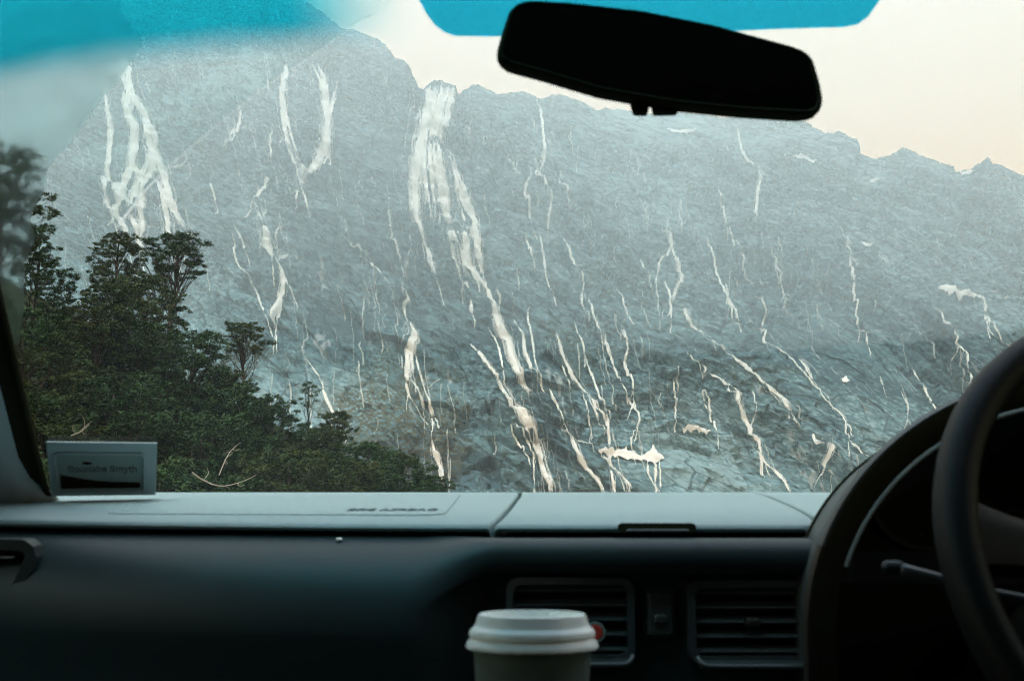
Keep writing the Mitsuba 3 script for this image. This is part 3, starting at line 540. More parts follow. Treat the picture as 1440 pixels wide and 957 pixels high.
def water(branches, rng, share=1.0):
    """Every branch is a bundle of thin ribbons of falling water that wander, part and rejoin."""
    V, Fc, at = [], [], 0
    more = []
    single = all(w < 0.15 for w, _ in branches)
    for (_, p), (_, q) in zip(branches[:-1] if not single and share == 1 else [], branches[1:]):
        gap = np.array(q[0]) - np.array(p[-1])
        if 0.4 < np.hypot(gap[0], 215 * gap[1]) < 14 and gap[1] < 0.004:
            more.append((0.22, [p[-1], tuple(np.array(p[-1]) + 0.5 * gap + np.array([0.25, 0])), q[0]]))
    for width, p in ([] if single or share < 1 else branches):
        d = np.array(p[-1]) - np.array(p[-2])
        d = d / max(np.hypot(d[0], 215 * d[1]), 1e-6)
        reach = 3.5 + 2.0 * width
        more.append((0.2, [p[-1], tuple(np.array(p[-1]) + 0.5 * reach * d + np.array([0.2, 0])), tuple(np.array(p[-1]) + reach * d)]))
    for width, pts in list(branches) + more:
        pts = np.array(pts)
        n = max(8, int(len(pts) * 4))
        mid = catmull(pts, n)
        t = np.linspace(0, 1, n)
        step = 1 + 0.0042 * (FOOT + 0.5 * 215)
        count = max(1 if single else 3, int(round(5.0 * share * width / 0.42)))
        for k in range(count):
            u = float(np.clip(rng.normal(0, 0.55), -1.8, 1.8))
            core = abs(u) < 0.45
            long_ = rng.uniform(0.3, 1.0) if core else rng.uniform(0.12, 0.45)
            t0 = 0.0 if k == 0 else rng.uniform(0, 1 - long_)
            t1 = 1.0 if k == 0 else t0 + long_
            s = (t >= t0) & (t <= t1)
            if s.sum() < 4:
                continue
            tt = t[s]
            ph = rng.uniform(0, 100)
            wob = meshkit.fbm(np.stack([tt * n / 7 + ph, tt * 0 + k * 0.37, tt * 0], -1), 3, 3) - 0.5
            flare = 0.60 + 0.40 * np.sin(np.pi * np.clip(tt * 1.15, 0, 1)) + 0.35 * (meshkit.noise(np.stack([tt * n / 9, tt * 0 + 7, tt * 0], -1), 4) - 0.5)
            off = (u * 0.5 * width * flare + 1.3 * wob * (0.3 + 0.3 * width ** 0.5)) / step
            c = mid[s, 0] + off
            jag = 0.35 * (meshkit.noise(np.stack([tt * n / 1.7 + ph, tt * 0 + 3.3, tt * 0], -1), 6) - 0.5)
            thin = rng.uniform(0.18, 0.44) if core else rng.uniform(0.07, 0.20)
            half = 0.5 * thin * (0.6 + 0.8 * meshkit.noise(np.stack([tt * n / 3 + ph, tt * 0, tt * 0 + 5], -1), 8)) / step
            half = half * np.clip(np.minimum((tt - t0) / 0.10, (t1 - tt) / 0.10) + 0.12, 0.12, 1)
            out = 0.9 + rng.uniform(0, 0.6)
            P = np.stack([on_rock(c + jag - half, mid[s, 1], out), on_rock(c + jag + half, mid[s, 1], out)], 1)
            m = len(P)
            i = np.arange(m * 2).reshape(m, 2)
            q = np.stack([i[:-1, 0], i[1:, 0], i[1:, 1], i[:-1, 1]], -1)
            V.append(P.reshape(-1, 3)); Fc.append(q + at); at += m * 2
    return tri(np.vstack(V), np.vstack(Fc))

rng = np.random.default_rng(7)
for text, branches in FALLS:
    key = put('waterfall', water(branches, rng), 'white_water', smooth=True, label=text, cat_='waterfall', group='waterfalls on the mountain face')
    if (wide := [(1.9 * w_, p) for w_, p in branches if w_ > 1.2]):
        put(key + '__veil', water(wide, rng, 0.14), 'thin_water', smooth=True, kind='stuff')

# countless finer threads of water between the waterfalls
threads = []
while len(threads) < 300:
    c0, v0 = rng.uniform(-120, 190), rng.uniform(0.14, 0.92)
    if meshkit.fbm(np.array([[c0 / 22, v0 * 5, 3.0]]), 3, 17)[0] < 0.50:
        continue
    drop = rng.uniform(0.02, 0.085)
    slant = rng.uniform(0.0, 30) + (45 * np.clip((c0 + 10) / 150, 0, 1)) * np.clip(1.1 - 1.3 * v0, 0, 1) * 2.0
    k = np.linspace(0, 1, 5)
    bend = np.cumsum(rng.normal(0, 0.35, 5))
    threads.append((0.08, [(float(a_), float(b_)) for a_, b_ in zip(c0 + slant * drop * k + bend, v0 - drop * k)]))
put('water_threads', water(threads, rng), 'thin_water', label='many hair-thin threads of water all over the rock between the waterfalls', kind='stuff')

def snow(pts, rng):
    """A low mound of snow over an outline on the rock."""
    p = sg.Polygon(np.array([(c, 60 * v) for c, v in pts])).buffer(0)
    if p.geom_type != 'Polygon':
        p = max(p.geoms, key=lambda g: g.area)
    p = p.buffer(0.05).segmentize(0.3)
    e = np.array(p.exterior.coords)[:-1]
    e = e + 0.35 * (np.stack([meshkit.noise(np.c_[e * 1.3, e[:, :1] * 0 + k], 3 + k) for k in (0, 5)], 1) - 0.5)
    p = sg.Polygon(e).buffer(0)
    if p.geom_type != 'Polygon':
        p = max(p.geoms, key=lambda g: g.area)
    verts, faces = trimesh.creation.triangulate_polygon(p, engine='earcut')
    m = trimesh.Trimesh(np.c_[verts, np.zeros(len(verts))], faces)
    for _ in range(2):
        m = m.subdivide()
    v = m.vertices
    d = np.array([p.exterior.distance(sg.Point(q[:2])) for q in v])
    vv = v[:, 1] / 60
    return trimesh.Trimesh(on_rock(v[:, 0] + 0.3 * (meshkit.noise(v * 1.7, 2) - 0.5), vv, 0.5 + 0.5 * np.sqrt(d)), m.faces, process=False)

for text, pts in SNOW:
    put('snow_patch', snow(pts, rng), 'old_snow', smooth=True, label=text, cat_='snow patch', group='snow patches on the mountain face')

# ------------------------------------------------------------------ valley ground and the wooded bank on the left
def ground_z(x, y):
    r = np.clip(y - 11, 0, None)
    z = -34 * (1 - np.exp(-r / 70)) - 0.16 * np.clip(r, 0, 60)
    z = z + (3.0 * (meshkit.fbm(np.stack([x / 40, y / 40, x * 0], -1), 4, 21) - 0.5)) * np.clip((np.hypot(x, y) - 8) / 30, 0, 1)
    return z
gx = np.sign(np.linspace(-1, 1, 181)) * np.abs(np.linspace(-1, 1, 181)) ** 2 * 950
gy = np.concatenate([-950 * np.linspace(1, 0, 40)[:-1] ** 2, 950 * np.linspace(0, 1, 110) ** 1.8])
X, Y = np.meshgrid(gx, gy, indexing='ij')
def scrub_colour(p, n, uv):
    f = fbm(p.x / 3, p.y / 3, p.z / 3, 4)
    return mix(mi.Color3f(0.035, 0.05, 0.025), mi.Color3f(0.13, 0.13, 0.11), smoothstep(0.4, 0.7, f))
scene['scrub'] = {'type': 'twosided', 'bsdf': {'type': 'diffuse', 'reflectance': proc(scrub_colour)}}
put('ground', grid(np.stack([X, Y, ground_z(X, Y)], -1)), 'scrub', smooth=True, kind='structure')
def gravel_colour(p, n, uv):
    f = noise(p.x * 60, p.y * 60, 0.0)
    return mix(mi.Color3f(0.05, 0.052, 0.055), mi.Color3f(0.10, 0.10, 0.10), f)
scene['asphalt'] = {'type': 'twosided', 'bsdf': {'type': 'diffuse', 'reflectance': proc(gravel_colour)}}
rx, ry = np.meshgrid(np.linspace(-4, 4, 9), np.linspace(-60, 10.5, 40), indexing='ij')
put('road', grid(np.stack([rx, ry, np.maximum(ground_z(rx, ry), -0.2) + 0.05 + 0.012 * np.clip(-ry, 0, 60)], -1)), 'asphalt', smooth=True, kind='structure')

def bank_z(x, y):
    return (-12.3 - 0.527 * x + 0.22 * np.minimum(y, 43) - 0.55 * np.clip(y - 43, 0, None)
            + 1.0 * (meshkit.fbm(np.stack([x / 5, y / 5, x * 0], -1), 4, 31) - 0.5))
bx, by = np.meshgrid(np.linspace(-44, 4, 120), np.linspace(14, 75, 120), indexing='ij')
def duff_colour(p, n, uv):
    f = fbm(p.x * 2.5, p.y * 2.5, p.z * 2.5, 4)
    return mix(mi.Color3f(0.012, 0.018, 0.010), mi.Color3f(0.035, 0.045, 0.022), f)
scene['duff'] = {'type': 'twosided', 'bsdf': {'type': 'diffuse', 'reflectance': proc(duff_colour)}}
edge = np.clip((bx + 44) / 3, 0, 1) * np.clip((4 - bx) / 3, 0, 1) * np.clip((by - 14) / 3, 0, 1) * np.clip((75 - by) / 3, 0, 1)
put('hillside', grid(np.stack([bx, by, np.where(edge < 1, -30 + (bank_z(bx, by) + 30) * edge, bank_z(bx, by))], -1)), 'duff', smooth=True, kind='structure')

# ------------------------------------------------------------------ trees
def leaf_colour(p, n, uv):
    big = noise(p.x / 1.6, p.y / 1.6, p.z / 1.6)
    fine = noise(p.x * 7, p.y * 7, p.z * 7)
    c = mix(mi.Color3f(0.009, 0.028, 0.012), mi.Color3f(0.034, 0.074, 0.022), fine)
    return mix(c, mi.Color3f(0.052, 0.060, 0.020), smoothstep(0.62, 0.9, big) * 0.6)
scene['leaves'] = {'type': 'twosided', 'bsdf': {'type': 'principled', 'base_color': proc(leaf_colour), 'roughness': 0.65, 'specular': 0.15}}
def olive_colour(p, n, uv):
    big = noise(p.x / 1.3, p.y / 1.3, p.z / 1.3)
    fine = noise(p.x * 7, p.y * 7, p.z * 7)
    c = mix(mi.Color3f(0.011, 0.027, 0.010), mi.Color3f(0.044, 0.070, 0.020), fine)
    return mix(c, mi.Color3f(0.058, 0.066, 0.020), smoothstep(0.55, 0.9, big) * 0.6)
scene['olive_leaves'] = {'type': 'twosided', 'bsdf': {'type': 'principled', 'base_color': proc(olive_colour), 'roughness': 0.65, 'specular': 0.15}}
def bark_colour(p, n, uv):
    f = fbm(p.x * 9, p.y * 9, p.z * 3, 3)
    return mix(mi.Color3f(0.03, 0.027, 0.022), mi.Color3f(0.11, 0.105, 0.095), smoothstep(0.45, 0.75, f))
scene['bark'] = {'type': 'twosided', 'bsdf': {'type': 'diffuse', 'reflectance': proc(bark_colour)}}
scene['dead_wood'] = {'type': 'twosided', 'bsdf': {'type': 'diffuse', 'reflectance': {'type': 'rgb', 'value': [0.32, 0.31, 0.27]}}}

def leaf_pad(centre, r, thick, n, rng, size):
    """Small pointed leaf sprays filling a lens-shaped pad, most of them near its upper side."""
    a = rng.uniform(0, 2 * np.pi, n)
    q = r * np.sqrt(rng.uniform(0, 1, n)) * (1 + 0.25 * np.sin(3 * a + rng.uniform(0, 6)) + 0.15 * np.sin(7 * a + rng.uniform(0, 6)))
    hgt = thick * (1 - (np.minimum(q / (1.3 * r), 1)) ** 2)
    z = hgt * (1 - rng.uniform(0, 1, n) ** 1.6 * 1.4)
    p = centre + np.stack([q * np.cos(a), q * np.sin(a), z], 1)
    # twigs: pull the leaves towards a few spokes so that sprays and gaps show
    k = max(6, int(n / 46))
    aa, rr = rng.uniform(0, 2 * np.pi, k), r * 1.02 * np.sqrt(rng.uniform(0.03, 1, k))
    tip = centre + np.stack([rr * np.cos(aa), rr * np.sin(aa), thick * rng.uniform(-0.3, 1.0, k)], 1)
    own = tip[rng.integers(0, k, n)]
    p = own + (p - own) * rng.uniform(0.06, 0.34, (n, 1)) + rng.normal(0, 0.035, (n, 3))
    out = p - centre + np.array([0, 0, 0.1 * r]) + rng.normal(0, 0.5 * r, (n, 3))
    out[:, 2] = np.abs(out[:, 2]) * 0.6 - 0.1 * r
    out /= np.linalg.norm(out, axis=1, keepdims=True)
    side = np.cross(out, rng.normal(0, 1, (n, 3)) + np.array([0, 0, 0.8]))
    side /= np.linalg.norm(side, axis=1, keepdims=True) + 1e-9
    s = size * rng.uniform(0.6, 1.35, (n, 1))
    v = np.stack([p - 0.5 * s * out - 0.30 * s * side, p - 0.5 * s * out + 0.30 * s * side, p + 0.75 * s * out], 1)
    return v.reshape(-1, 3)

def make_tree(seed, height, spread, trunk_r, pads, leaf, style):
    """(trunk mesh, crown mesh): a leaning trunk with forking limbs, each ending in a flat pad of foliage."""
    rng = np.random.default_rng(seed)
    lean = rng.normal(0, 0.10 * height, 2)
    trunk_pts = catmull([[0, 0, -0.8], [0, 0, 0.25 * height * 0.4], [lean[0] * 0.5, lean[1] * 0.5, 0.40 * height], [lean[0], lean[1], 0.72 * height], [lean[0] * 1.1, lean[1] * 1.1, 0.92 * height]], 14)
    wood = [tube(trunk_pts, np.linspace(trunk_r, 0.25 * trunk_r, 14), 7)]
    leaves = []
    low = 0.60 if style == 'flat' else 0.10
    for k in range(pads):
        f = (k + 0.5) / pads
        hz = low + (1 - low) * (f ** 0.8 if style == 'flat' else f)
        a = k * 2.4 + rng.uniform(-0.5, 0.5)
        if style == 'flat':
            reach = spread * math.sqrt(max(0.03, 1 - ((hz - 0.68) / 0.36) ** 2)) * rng.uniform(0.25, 0.95)
        else:
            reach = spread * math.sqrt(max(0.02, 1 - ((hz - 0.36) / 0.66) ** 2)) * rng.uniform(0.45, 1.0)
        i = int(np.clip(0.86 * hz * 13 - 2, 1, 12))
        base = trunk_pts[i]
        tip = np.array([trunk_pts[i][0] + reach * math.cos(a), trunk_pts[i][1] + reach * math.sin(a), hz * height])
        mid = 0.5 * (base + tip) + np.array([0, 0, -0.10 * reach]) + rng.normal(0, 0.07 * spread, 3)
        limb = catmull([base, mid, tip], 8)
        wood.append(tube(limb, np.linspace(0.34 * trunk_r, 0.06 * trunk_r, 8), 5))
        for _ in range(2):
            e = tip + rng.normal(0, 0.22 * spread, 3) * np.array([1, 1, 0.35])
            wood.append(tube(catmull([limb[4], 0.5 * (limb[4] + e) + rng.normal(0, 0.05 * spread, 3), e], 6), np.linspace(0.15 * trunk_r, 0.03 * trunk_r, 6), 4))
        r = spread * rng.uniform(0.20, 0.36) if style == 'flat' else spread * rng.uniform(0.24, 0.46)
        n = int(2600 * (r / 0.8) ** 2 * (0.055 / leaf) ** 2 * (0.8 if style == 'flat' else 0.9))
        leaves.append(leaf_pad(tip - np.array([0, 0, 0.05 * r]), r, (0.42 if style == 'flat' else 0.6) * r, n, rng, leaf))
    v = np.vstack(leaves)
    return cat(wood), trimesh.Trimesh(v, np.arange(len(v)).reshape(-1, 3), process=False)

KINDS = {
    'open': [make_tree(s, 5.0, 1.75, 0.11, 28, 0.075, 'flat') for s in (11, 12)],
    'dense': [make_tree(s, 4.6, 2.0, 0.12, 38, 0.095, 'round') for s in (21, 22, 23)],
    'small': [make_tree(s, 3.2, 0.75, 0.05, 13, 0.06, 'flat') for s in (31,)],
    'bush': [make_tree(s, 2.4, 1.7, 0.07, 28, 0.085, 'round') for s in (41, 42)],
}
MADE = {k: [(mikit.ply(w, 'bark', smooth=True), mikit.ply(c, 'olive_leaves' if i == 1 else 'leaves')) for i, (w, c) in enumerate(v)] for k, v in KINDS.items()}
TREES = [
    ('open', -14.58, 42.0, 5.62, 1.09, 'flat-topped open tree with see-through limbs, highest against the large web of white water'),
    ('dense', -15.32, 38.0, 6.94, 0.55, 'dark tree under the wiper smear line, left of the flat-topped open tree'),
    ('dense', -14.10, 27.0, 6.55, 0.62, 'tallest dark tree at the left edge behind the smeared glass'),
    ('dense', -14.55, 30.0, 5.05, 0.55, 'dark tree behind the smeared glass, between the pillar and the wiper line'),
    ('dense', -12.97, 36.0, 4.06, 0.72, 'broad layered tree just below the flat-topped open tree'),
    ('open', -10.83, 40.0, 3.34, 0.68, 'thin open tree with curled top standing on the skyline of the bank before pale rock'),
    ('small', -7.77, 38.0, 1.59, 0.73, 'little umbrella-shaped tree beside the lower white spout'),
    ('dense', -13.40, 32.0, 2.43, 0.84, 'bushy tree low behind the wiper line, left of the layered tree'),
    ('dense', -12.27, 25.0, 0.94, 0.85, 'big dark tree beside the left pillar'),
    ('dense', -11.50, 34.0, 1.04, 0.89, 'olive green tree below the layered tree in the middle of the bank'),
    ('dense', -10.47, 36.0, 0.50, 0.83, 'bushy tree below the thin open tree'),
    ('dense', -11.04, 28.0, -1.29, 0.99, 'large bushy tree in the centre of the bank'),
    ('dense', -8.64, 36.0, -0.40, 0.72, 'bushy tree left of the little umbrella-shaped tree'),
    ('dense', -11.16, 24.0, -1.11, 0.81, 'dark tree above the label on the glass'),
    ('dense', -9.01, 28.0, -2.29, 0.95, 'bushy green tree right of and above the label on the glass'),
    ('dense', -7.94, 30.0, -2.33, 0.88, 'bushy green tree low in the bank above the row of dead twigs'),
    ('dense', -6.83, 34.0, -1.20, 0.68, 'bushy green tree below the little umbrella-shaped tree'),
    ('open', -7.24, 40.0, -0.09, 0.55, 'slender tree at the foot of the lower white spout'),
    ('dense', -8.47, 22.0, -2.92, 0.88, 'dark tree directly behind the label on the glass'),
    ('bush', -5.97, 26.0, -1.15, 0.92, 'rounded shrub just above the dashboard, left of the slender tree'),
    ('bush', -4.77, 33.0, -0.17, 0.76, 'shrub on the skyline of the bank right of the slender tree'),
    ('bush', -4.84, 28.0, -1.07, 0.84, 'shrub above the airbag lettering'),
    ('bush', -3.49, 30.0, -0.67, 0.69, 'shrub left of the last low shrub'),
    ('bush', -2.63, 32.0, -0.71, 0.51, 'last low shrub at the right end of the bank'),
    ('dense', -6.59, 22.0, -3.23, 0.81, 'dark tree whose top just clears the dashboard right of the label'),
    ('dense', -13.46, 31.0, 2.13, 0.81, 'bushy tree filling the bank below the lower end of the wiper line'),
    ('dense', -11.87, 32.0, 1.46, 0.84, 'rounded bushy tree between the layered tree and the large central bush'),
    ('dense', -9.92, 33.0, -0.97, 0.86, 'bushy tree just below the bushy tree under the thin open tree'),
    ('dense', -13.29, 28.0, 0.88, 0.82, 'dark bushy tree on the left of the bank, just right of the pillar'),
    ('dense', -9.95, 20.0, -2.13, 0.68, 'dark tree behind the left pillar base'),
]
for i, (kind, x, y, z, s, text) in enumerate(TREES):
    trunk, crown = MADE[kind][i % len(MADE[kind])]
    key = name_for('shrub' if kind == 'bush' else 'tree')
    to = T().translate([x, y, z]).rotate([0, 0, 1], (i * 77) % 360).scale([s, s, s * (0.92 + 0.16 * ((i * 7) % 5) / 4)])
    put(key + '__trunk', trunk, None, to_world=to)
    put(key + '__crown', crown, None, to_world=to)
    tag(key, text, 'shrub' if kind == 'bush' else 'tree', 'shrubs at the foot of the wooded bank' if kind == 'bush' else 'trees on the wooded bank')

DEAD = [
    ('curved bleached branch low on the bank right of the label', [(-6.75, 21.0, 0.85), (-6.53, 21.15, 0.67), (-6.21, 21.3, 0.56), (-5.83, 21.45, 0.65), (-5.58, 21.6, 0.78)], 0.03),
    ('pale dead twigs above the curved bleached branch', [(-6.19, 21.0, 0.79), (-6.1, 21.15, 1.13), (-6.02, 21.3, 1.32), (-5.89, 21.45, 1.47)], 0.02),
    ('short bleached stick on the dark tree above the label', [(-8.86, 20.0, 1.59), (-8.72, 20.15, 1.68), (-8.63, 20.3, 1.83)], 0.018),
]
for text, pts, r in DEAD:
    r_ = np.random.default_rng(len(text))
    pts = np.array(pts)
    main = catmull(pts, 14)
    ms = [tube(main, 0.6 * np.linspace(r, 0.3 * r, 14), 6)]
    for k in range(4):
        b = main[3 + 2 * k]
        d = r_.normal(0, 0.13, 3) + np.array([0, 0, 0.06])
        ms.append(tube(catmull([b, b + 0.5 * d + r_.normal(0, 0.05, 3), b + d], 6), np.linspace(0.35 * r, 0.1 * r, 6), 5))
    put('dead_branch', cat(ms), 'dead_wood', smooth=True, label=text, cat_='branch', group='bleached dead branches among the trees')

# ------------------------------------------------------------------ the car around the camera: materials
def grain(p, n, uv):
    d1, _, _ = mikit.voronoi(p.x * 900 + 7 * p.z, p.y * 900 + p.z * 640)
    return d1
def plastic(rgb, rough, spec=0.5, bump=0.00010):
    return {'type': 'twosided', 'bsdf': {'type': 'bumpmap', 'arbitrary': proc(grain, 0.0002), 'scale': bump,
            'bsdf': {'type': 'principled', 'base_color': {'type': 'rgb', 'value': list(rgb)}, 'roughness': rough, 'specular': spec}}}
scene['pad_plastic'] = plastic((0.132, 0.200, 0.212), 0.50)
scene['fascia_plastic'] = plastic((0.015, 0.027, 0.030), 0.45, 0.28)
scene['hood_plastic'] = plastic((0.05, 0.065, 0.065), 0.45, 0.6)
scene['trim_plastic'] = plastic((0.34, 0.44, 0.47), 0.5)
scene['black_plastic'] = {'type': 'twosided', 'bsdf': {'type': 'principled', 'base_color': {'type': 'rgb', 'value': [0.02, 0.023, 0.02]}, 'roughness': 0.45, 'specular': 0.4}}
scene['matt_black'] = {'type': 'twosided', 'bsdf': {'type': 'diffuse', 'reflectance': {'type': 'rgb', 'value': [0.028, 0.030, 0.018]}}}
scene['vent_plastic'] = {'type': 'twosided', 'bsdf': {'type': 'principled', 'base_color': {'type': 'rgb', 'value': [0.04, 0.052, 0.055]}, 'roughness': 0.32, 'specular': 0.6}}
scene['headliner'] = {'type': 'twosided', 'bsdf': {'type': 'diffuse', 'reflectance': {'type': 'rgb', 'value': [0.06, 0.064, 0.06]}}}
scene['silvered_glass'] = {'type': 'twosided', 'bsdf': {'type': 'roughconductor', 'material': 'Al', 'alpha': 0.02, 'specular_reflectance': {'type': 'rgb', 'value': [0.55, 0.57, 0.56]}}}

# ------------------------------------------------------------------ windscreen
def glass_y(x, z):
    return 1.47 - 0.25 * x * x - (z - 1.10) / 0.72
def glass_z(x, y):
    return 1.10 + (1.47 - 0.25 * x * x - y) * 0.72
def half_width(z):
    return 0.71 - 0.31 * np.clip(z - 1.16, 0, 1)
GLASS_N = np.array([0, 0.58, 0.81])

def dyed_band(p, n, uv):
    """The blue dye of the sun band along the passenger's side of the glass's upper edge."""
    d = p.z + 0.16 * p.x * p.x - 1.566 + 0.010 * (fbm(p.x * 14, p.y * 14, 0.0, 3) - 0.5)
    s = smoothstep(-0.012, 0.012, d) * smoothstep(-0.19, -0.31, p.x)
    return mix(mi.Color3f(0.97, 0.985, 0.98), mi.Color3f(0.02, 0.54, 0.69), s)
scene['windscreen_glass'] = {'type': 'thindielectric', 'int_ior': 1.5, 'specular_transmittance': proc(dyed_band), 'specular_reflectance': {'type': 'rgb', 'value': [0.2, 0.2, 0.2]}}
scene['clear_glass'] = {'type': 'thindielectric', 'int_ior': 1.5, 'specular_transmittance': {'type': 'rgb', 'value': [0.42, 0.58, 0.62]}}
zz = np.linspace(1.095, 1.735, 32)
ss = np.linspace(-1, 1, 41)
GX = ss[:, None] * half_width(zz)[None, :]
GZ = np.broadcast_to(zz[None, :], GX.shape)
put('car__windscreen', grid(np.stack([GX, glass_y(GX, GZ), GZ], -1)), 'windscreen_glass', smooth=True, label='sloping windscreen glass with a blue sun band at its upper left')

def on_glass(x, y, off):
    """A point of the inner (off < 0) or outer (off > 0) side of the glass."""
    return np.stack([x, y, glass_z(x, y)], -1) + off * GLASS_N

# black rubber seal down both sides
zs = np.linspace(1.10, 1.73, 28)
for side in (-1, 1):
    w = half_width(zs)
    a = np.stack([side * (w - 0.012), glass_y(w - 0.012, zs), zs], -1) - 0.006 * GLASS_N
    b = np.stack([side * (w + 0.016), glass_y(w + 0.016, zs), zs], -1) - 0.006 * GLASS_N
    put('car__windscreen__seal', cat([grid(np.stack([a, b], 1)), tube(a - 0.003 * GLASS_N, 0.004, 8)]), 'matt_black', smooth=40)

# dotted shade patch printed round the mirror foot
PATCH = [(-0.2115, 0.7677), (-0.1969, 0.7987), (-0.1918, 0.8085), (-0.1852, 0.8175), (-0.1777, 0.8233), (-0.1688, 0.8266), (-0.1383, 0.8286), (-0.071, 0.8297), (0.0511, 0.8278), (0.1618, 0.8203), (0.173, 0.8176), (0.18, 0.8113), (0.1842, 0.8021), (0.1866, 0.7952), (0.1893, 0.769), (0.19, 0.70), (-0.222, 0.70)]
patch = sg.Polygon(PATCH).buffer(-0.004).buffer(0.004)
scene['blue_film'] = {'type': 'thindielectric', 'int_ior': 1.05, 'specular_transmittance': {'type': 'rgb', 'value': [0.02, 0.50, 0.76]}}
pv, pf = trimesh.creation.triangulate_polygon(patch.segmentize(0.02), engine='earcut')
pm = trimesh.Trimesh(np.c_[pv, np.zeros(len(pv))], pf).subdivide().subdivide()
put('car__windscreen__shade_patch', trimesh.Trimesh(on_glass(pm.vertices[:, 0], pm.vertices[:, 1], -0.002), pm.faces, process=False), 'blue_film', smooth=True,
    label='teal dotted shade patch round the mirror at the top of the glass')
dv, df, at_ = [], [], 0
hexa = np.arange(6) * np.pi / 3
pitch = 0.0022
inner = patch.buffer(-0.001)
for r_i, yy in enumerate(np.arange(0.735, 0.832, pitch * 0.70)):
    for xx in np.arange(-0.225, 0.20, pitch) + (r_i % 2) * pitch / 2:
        if shapely.contains_xy(inner, xx, yy):
            q = on_glass(xx + 0.00062 * np.cos(hexa), yy + 0.00050 * np.sin(hexa), -0.0026)
            dv.append(q); df.append(np.array([[0, 1, 2], [0, 2, 3], [0, 3, 4], [0, 4, 5]]) + at_); at_ += 6
scene['dot_print'] = {'type': 'twosided', 'bsdf': {'type': 'diffuse', 'reflectance': {'type': 'rgb', 'value': [0.02, 0.10, 0.11]}}}
put('car__windscreen__print_dots', tri(np.vstack(dv), np.vstack(df)), 'dot_print', kind='stuff')

# the part of the glass outside the wiper's sweep: a film of water and drizzle with a bead along the edge of the sweep
WIPE = np.array([(-0.150, 0.752), (-0.2148, 0.8002), (-0.2522, 0.8135), (-0.2856, 0.8327), (-0.333, 0.8539), (-0.3839, 0.8813), (-0.4383, 0.9125), (-0.4677, 0.9318), (-0.4955, 0.954), (-0.521, 0.9769), (-0.5449, 1.0034), (-0.5698, 1.0268), (-0.5946, 1.0468), (-0.622, 1.075), (-0.655, 1.115), (-0.675, 1.14)])
w = catmull(WIPE, 60)
ys = np.linspace(0.66, 1.135, 60)
zs_ = 1.16 + (1.47 - 0.25 * 0.42 - ys - (1.16 - 1.10) / 0.72) * 0.72
left = np.stack([-half_width(zs_) + 0.004, glass_y(half_width(zs_), zs_)], -1)
tt = np.linspace(0, 1, 40)[None, :, None]
L = left[:, None] * (1 - tt) + w[:, None] * tt
L[:, :, 0] += 0.004 * (tt[..., 0] ** 8) * (meshkit.noise(np.stack([w[:, 0] * 60, w[:, 1] * 60, w[:, 0] * 0], -1), 3)[:, None] - 0.5)
def film_tint(p, n, uv):
    """A thin uneven film: a little light is lost where the water stands thicker."""
    return mix(mi.Color3f(0.86, 0.93, 0.93), mi.Color3f(0.97, 0.985, 0.985), fbm(p.x * 11, p.y * 11, 0.0, 4))
scene['water_film'] = {'type': 'thindielectric', 'int_ior': 1.06, 'specular_transmittance': proc(film_tint)}
put('car__windscreen__water_film', grid(on_glass(L[..., 0], L[..., 1], 0.004)), 'water_film', smooth=True, label='film of water left outside the wiper sweep', kind='stuff')
# nearest the pillar the film is a blurring smear
sm = np.linspace(0, 1, 24)[None, :]
reach = (0.40 + 0.10 * np.sin(np.linspace(0, 5, 52)) + 0.10 * (meshkit.noise(np.c_[np.arange(52) * 0.31, np.zeros(52), np.zeros(52)], 8) - 0.5))[:, None] * sm
ix = np.clip(reach * 39, 0, 38.999)
i0 = ix.astype(int)
fr = (ix - i0)[..., None]
rows_ = np.arange(52)[:, None] + 0 * i0
S = L[rows_, i0] * (1 - fr) + L[rows_, i0 + 1] * fr
scene['water_smear'] = {'type': 'principledthin', 'base_color': {'type': 'rgb', 'value': [0.80, 0.89, 0.90]}, 'roughness': 0.045, 'eta': 1.33, 'spec_trans': 0.985, 'diff_trans': 1.2}
put('car__windscreen__water_smear', grid(on_glass(S[..., 0], S[..., 1], 0.0065)), 'water_smear', smooth=True, label='blurring smear of water beside the left pillar', kind='stuff')
scene['water_bead'] = {'type': 'principledthin', 'base_color': {'type': 'rgb', 'value': [0.9, 0.93, 0.92]}, 'roughness': 0.20, 'eta': 1.33, 'spec_trans': 0.35, 'diff_trans': 1.3}
bw = 0.0026 * (0.5 + meshkit.fbm(np.c_[w * 40, w[:, :1] * 0], 2, 9))
bd = np.stack([w + np.array([-1, 0.4]) * bw[:, None], w, w + np.array([1, -0.4]) * bw[:, None]], 1)[6:34]
put('car__windscreen__water_bead', grid(np.stack([on_glass(bd[:, k, 0], bd[:, k, 1], o) for k, o in enumerate((0.0045, 0.0056, 0.0045))], 1)), 'water_bead', smooth=True, label='bead of water along the edge of the wiper sweep')

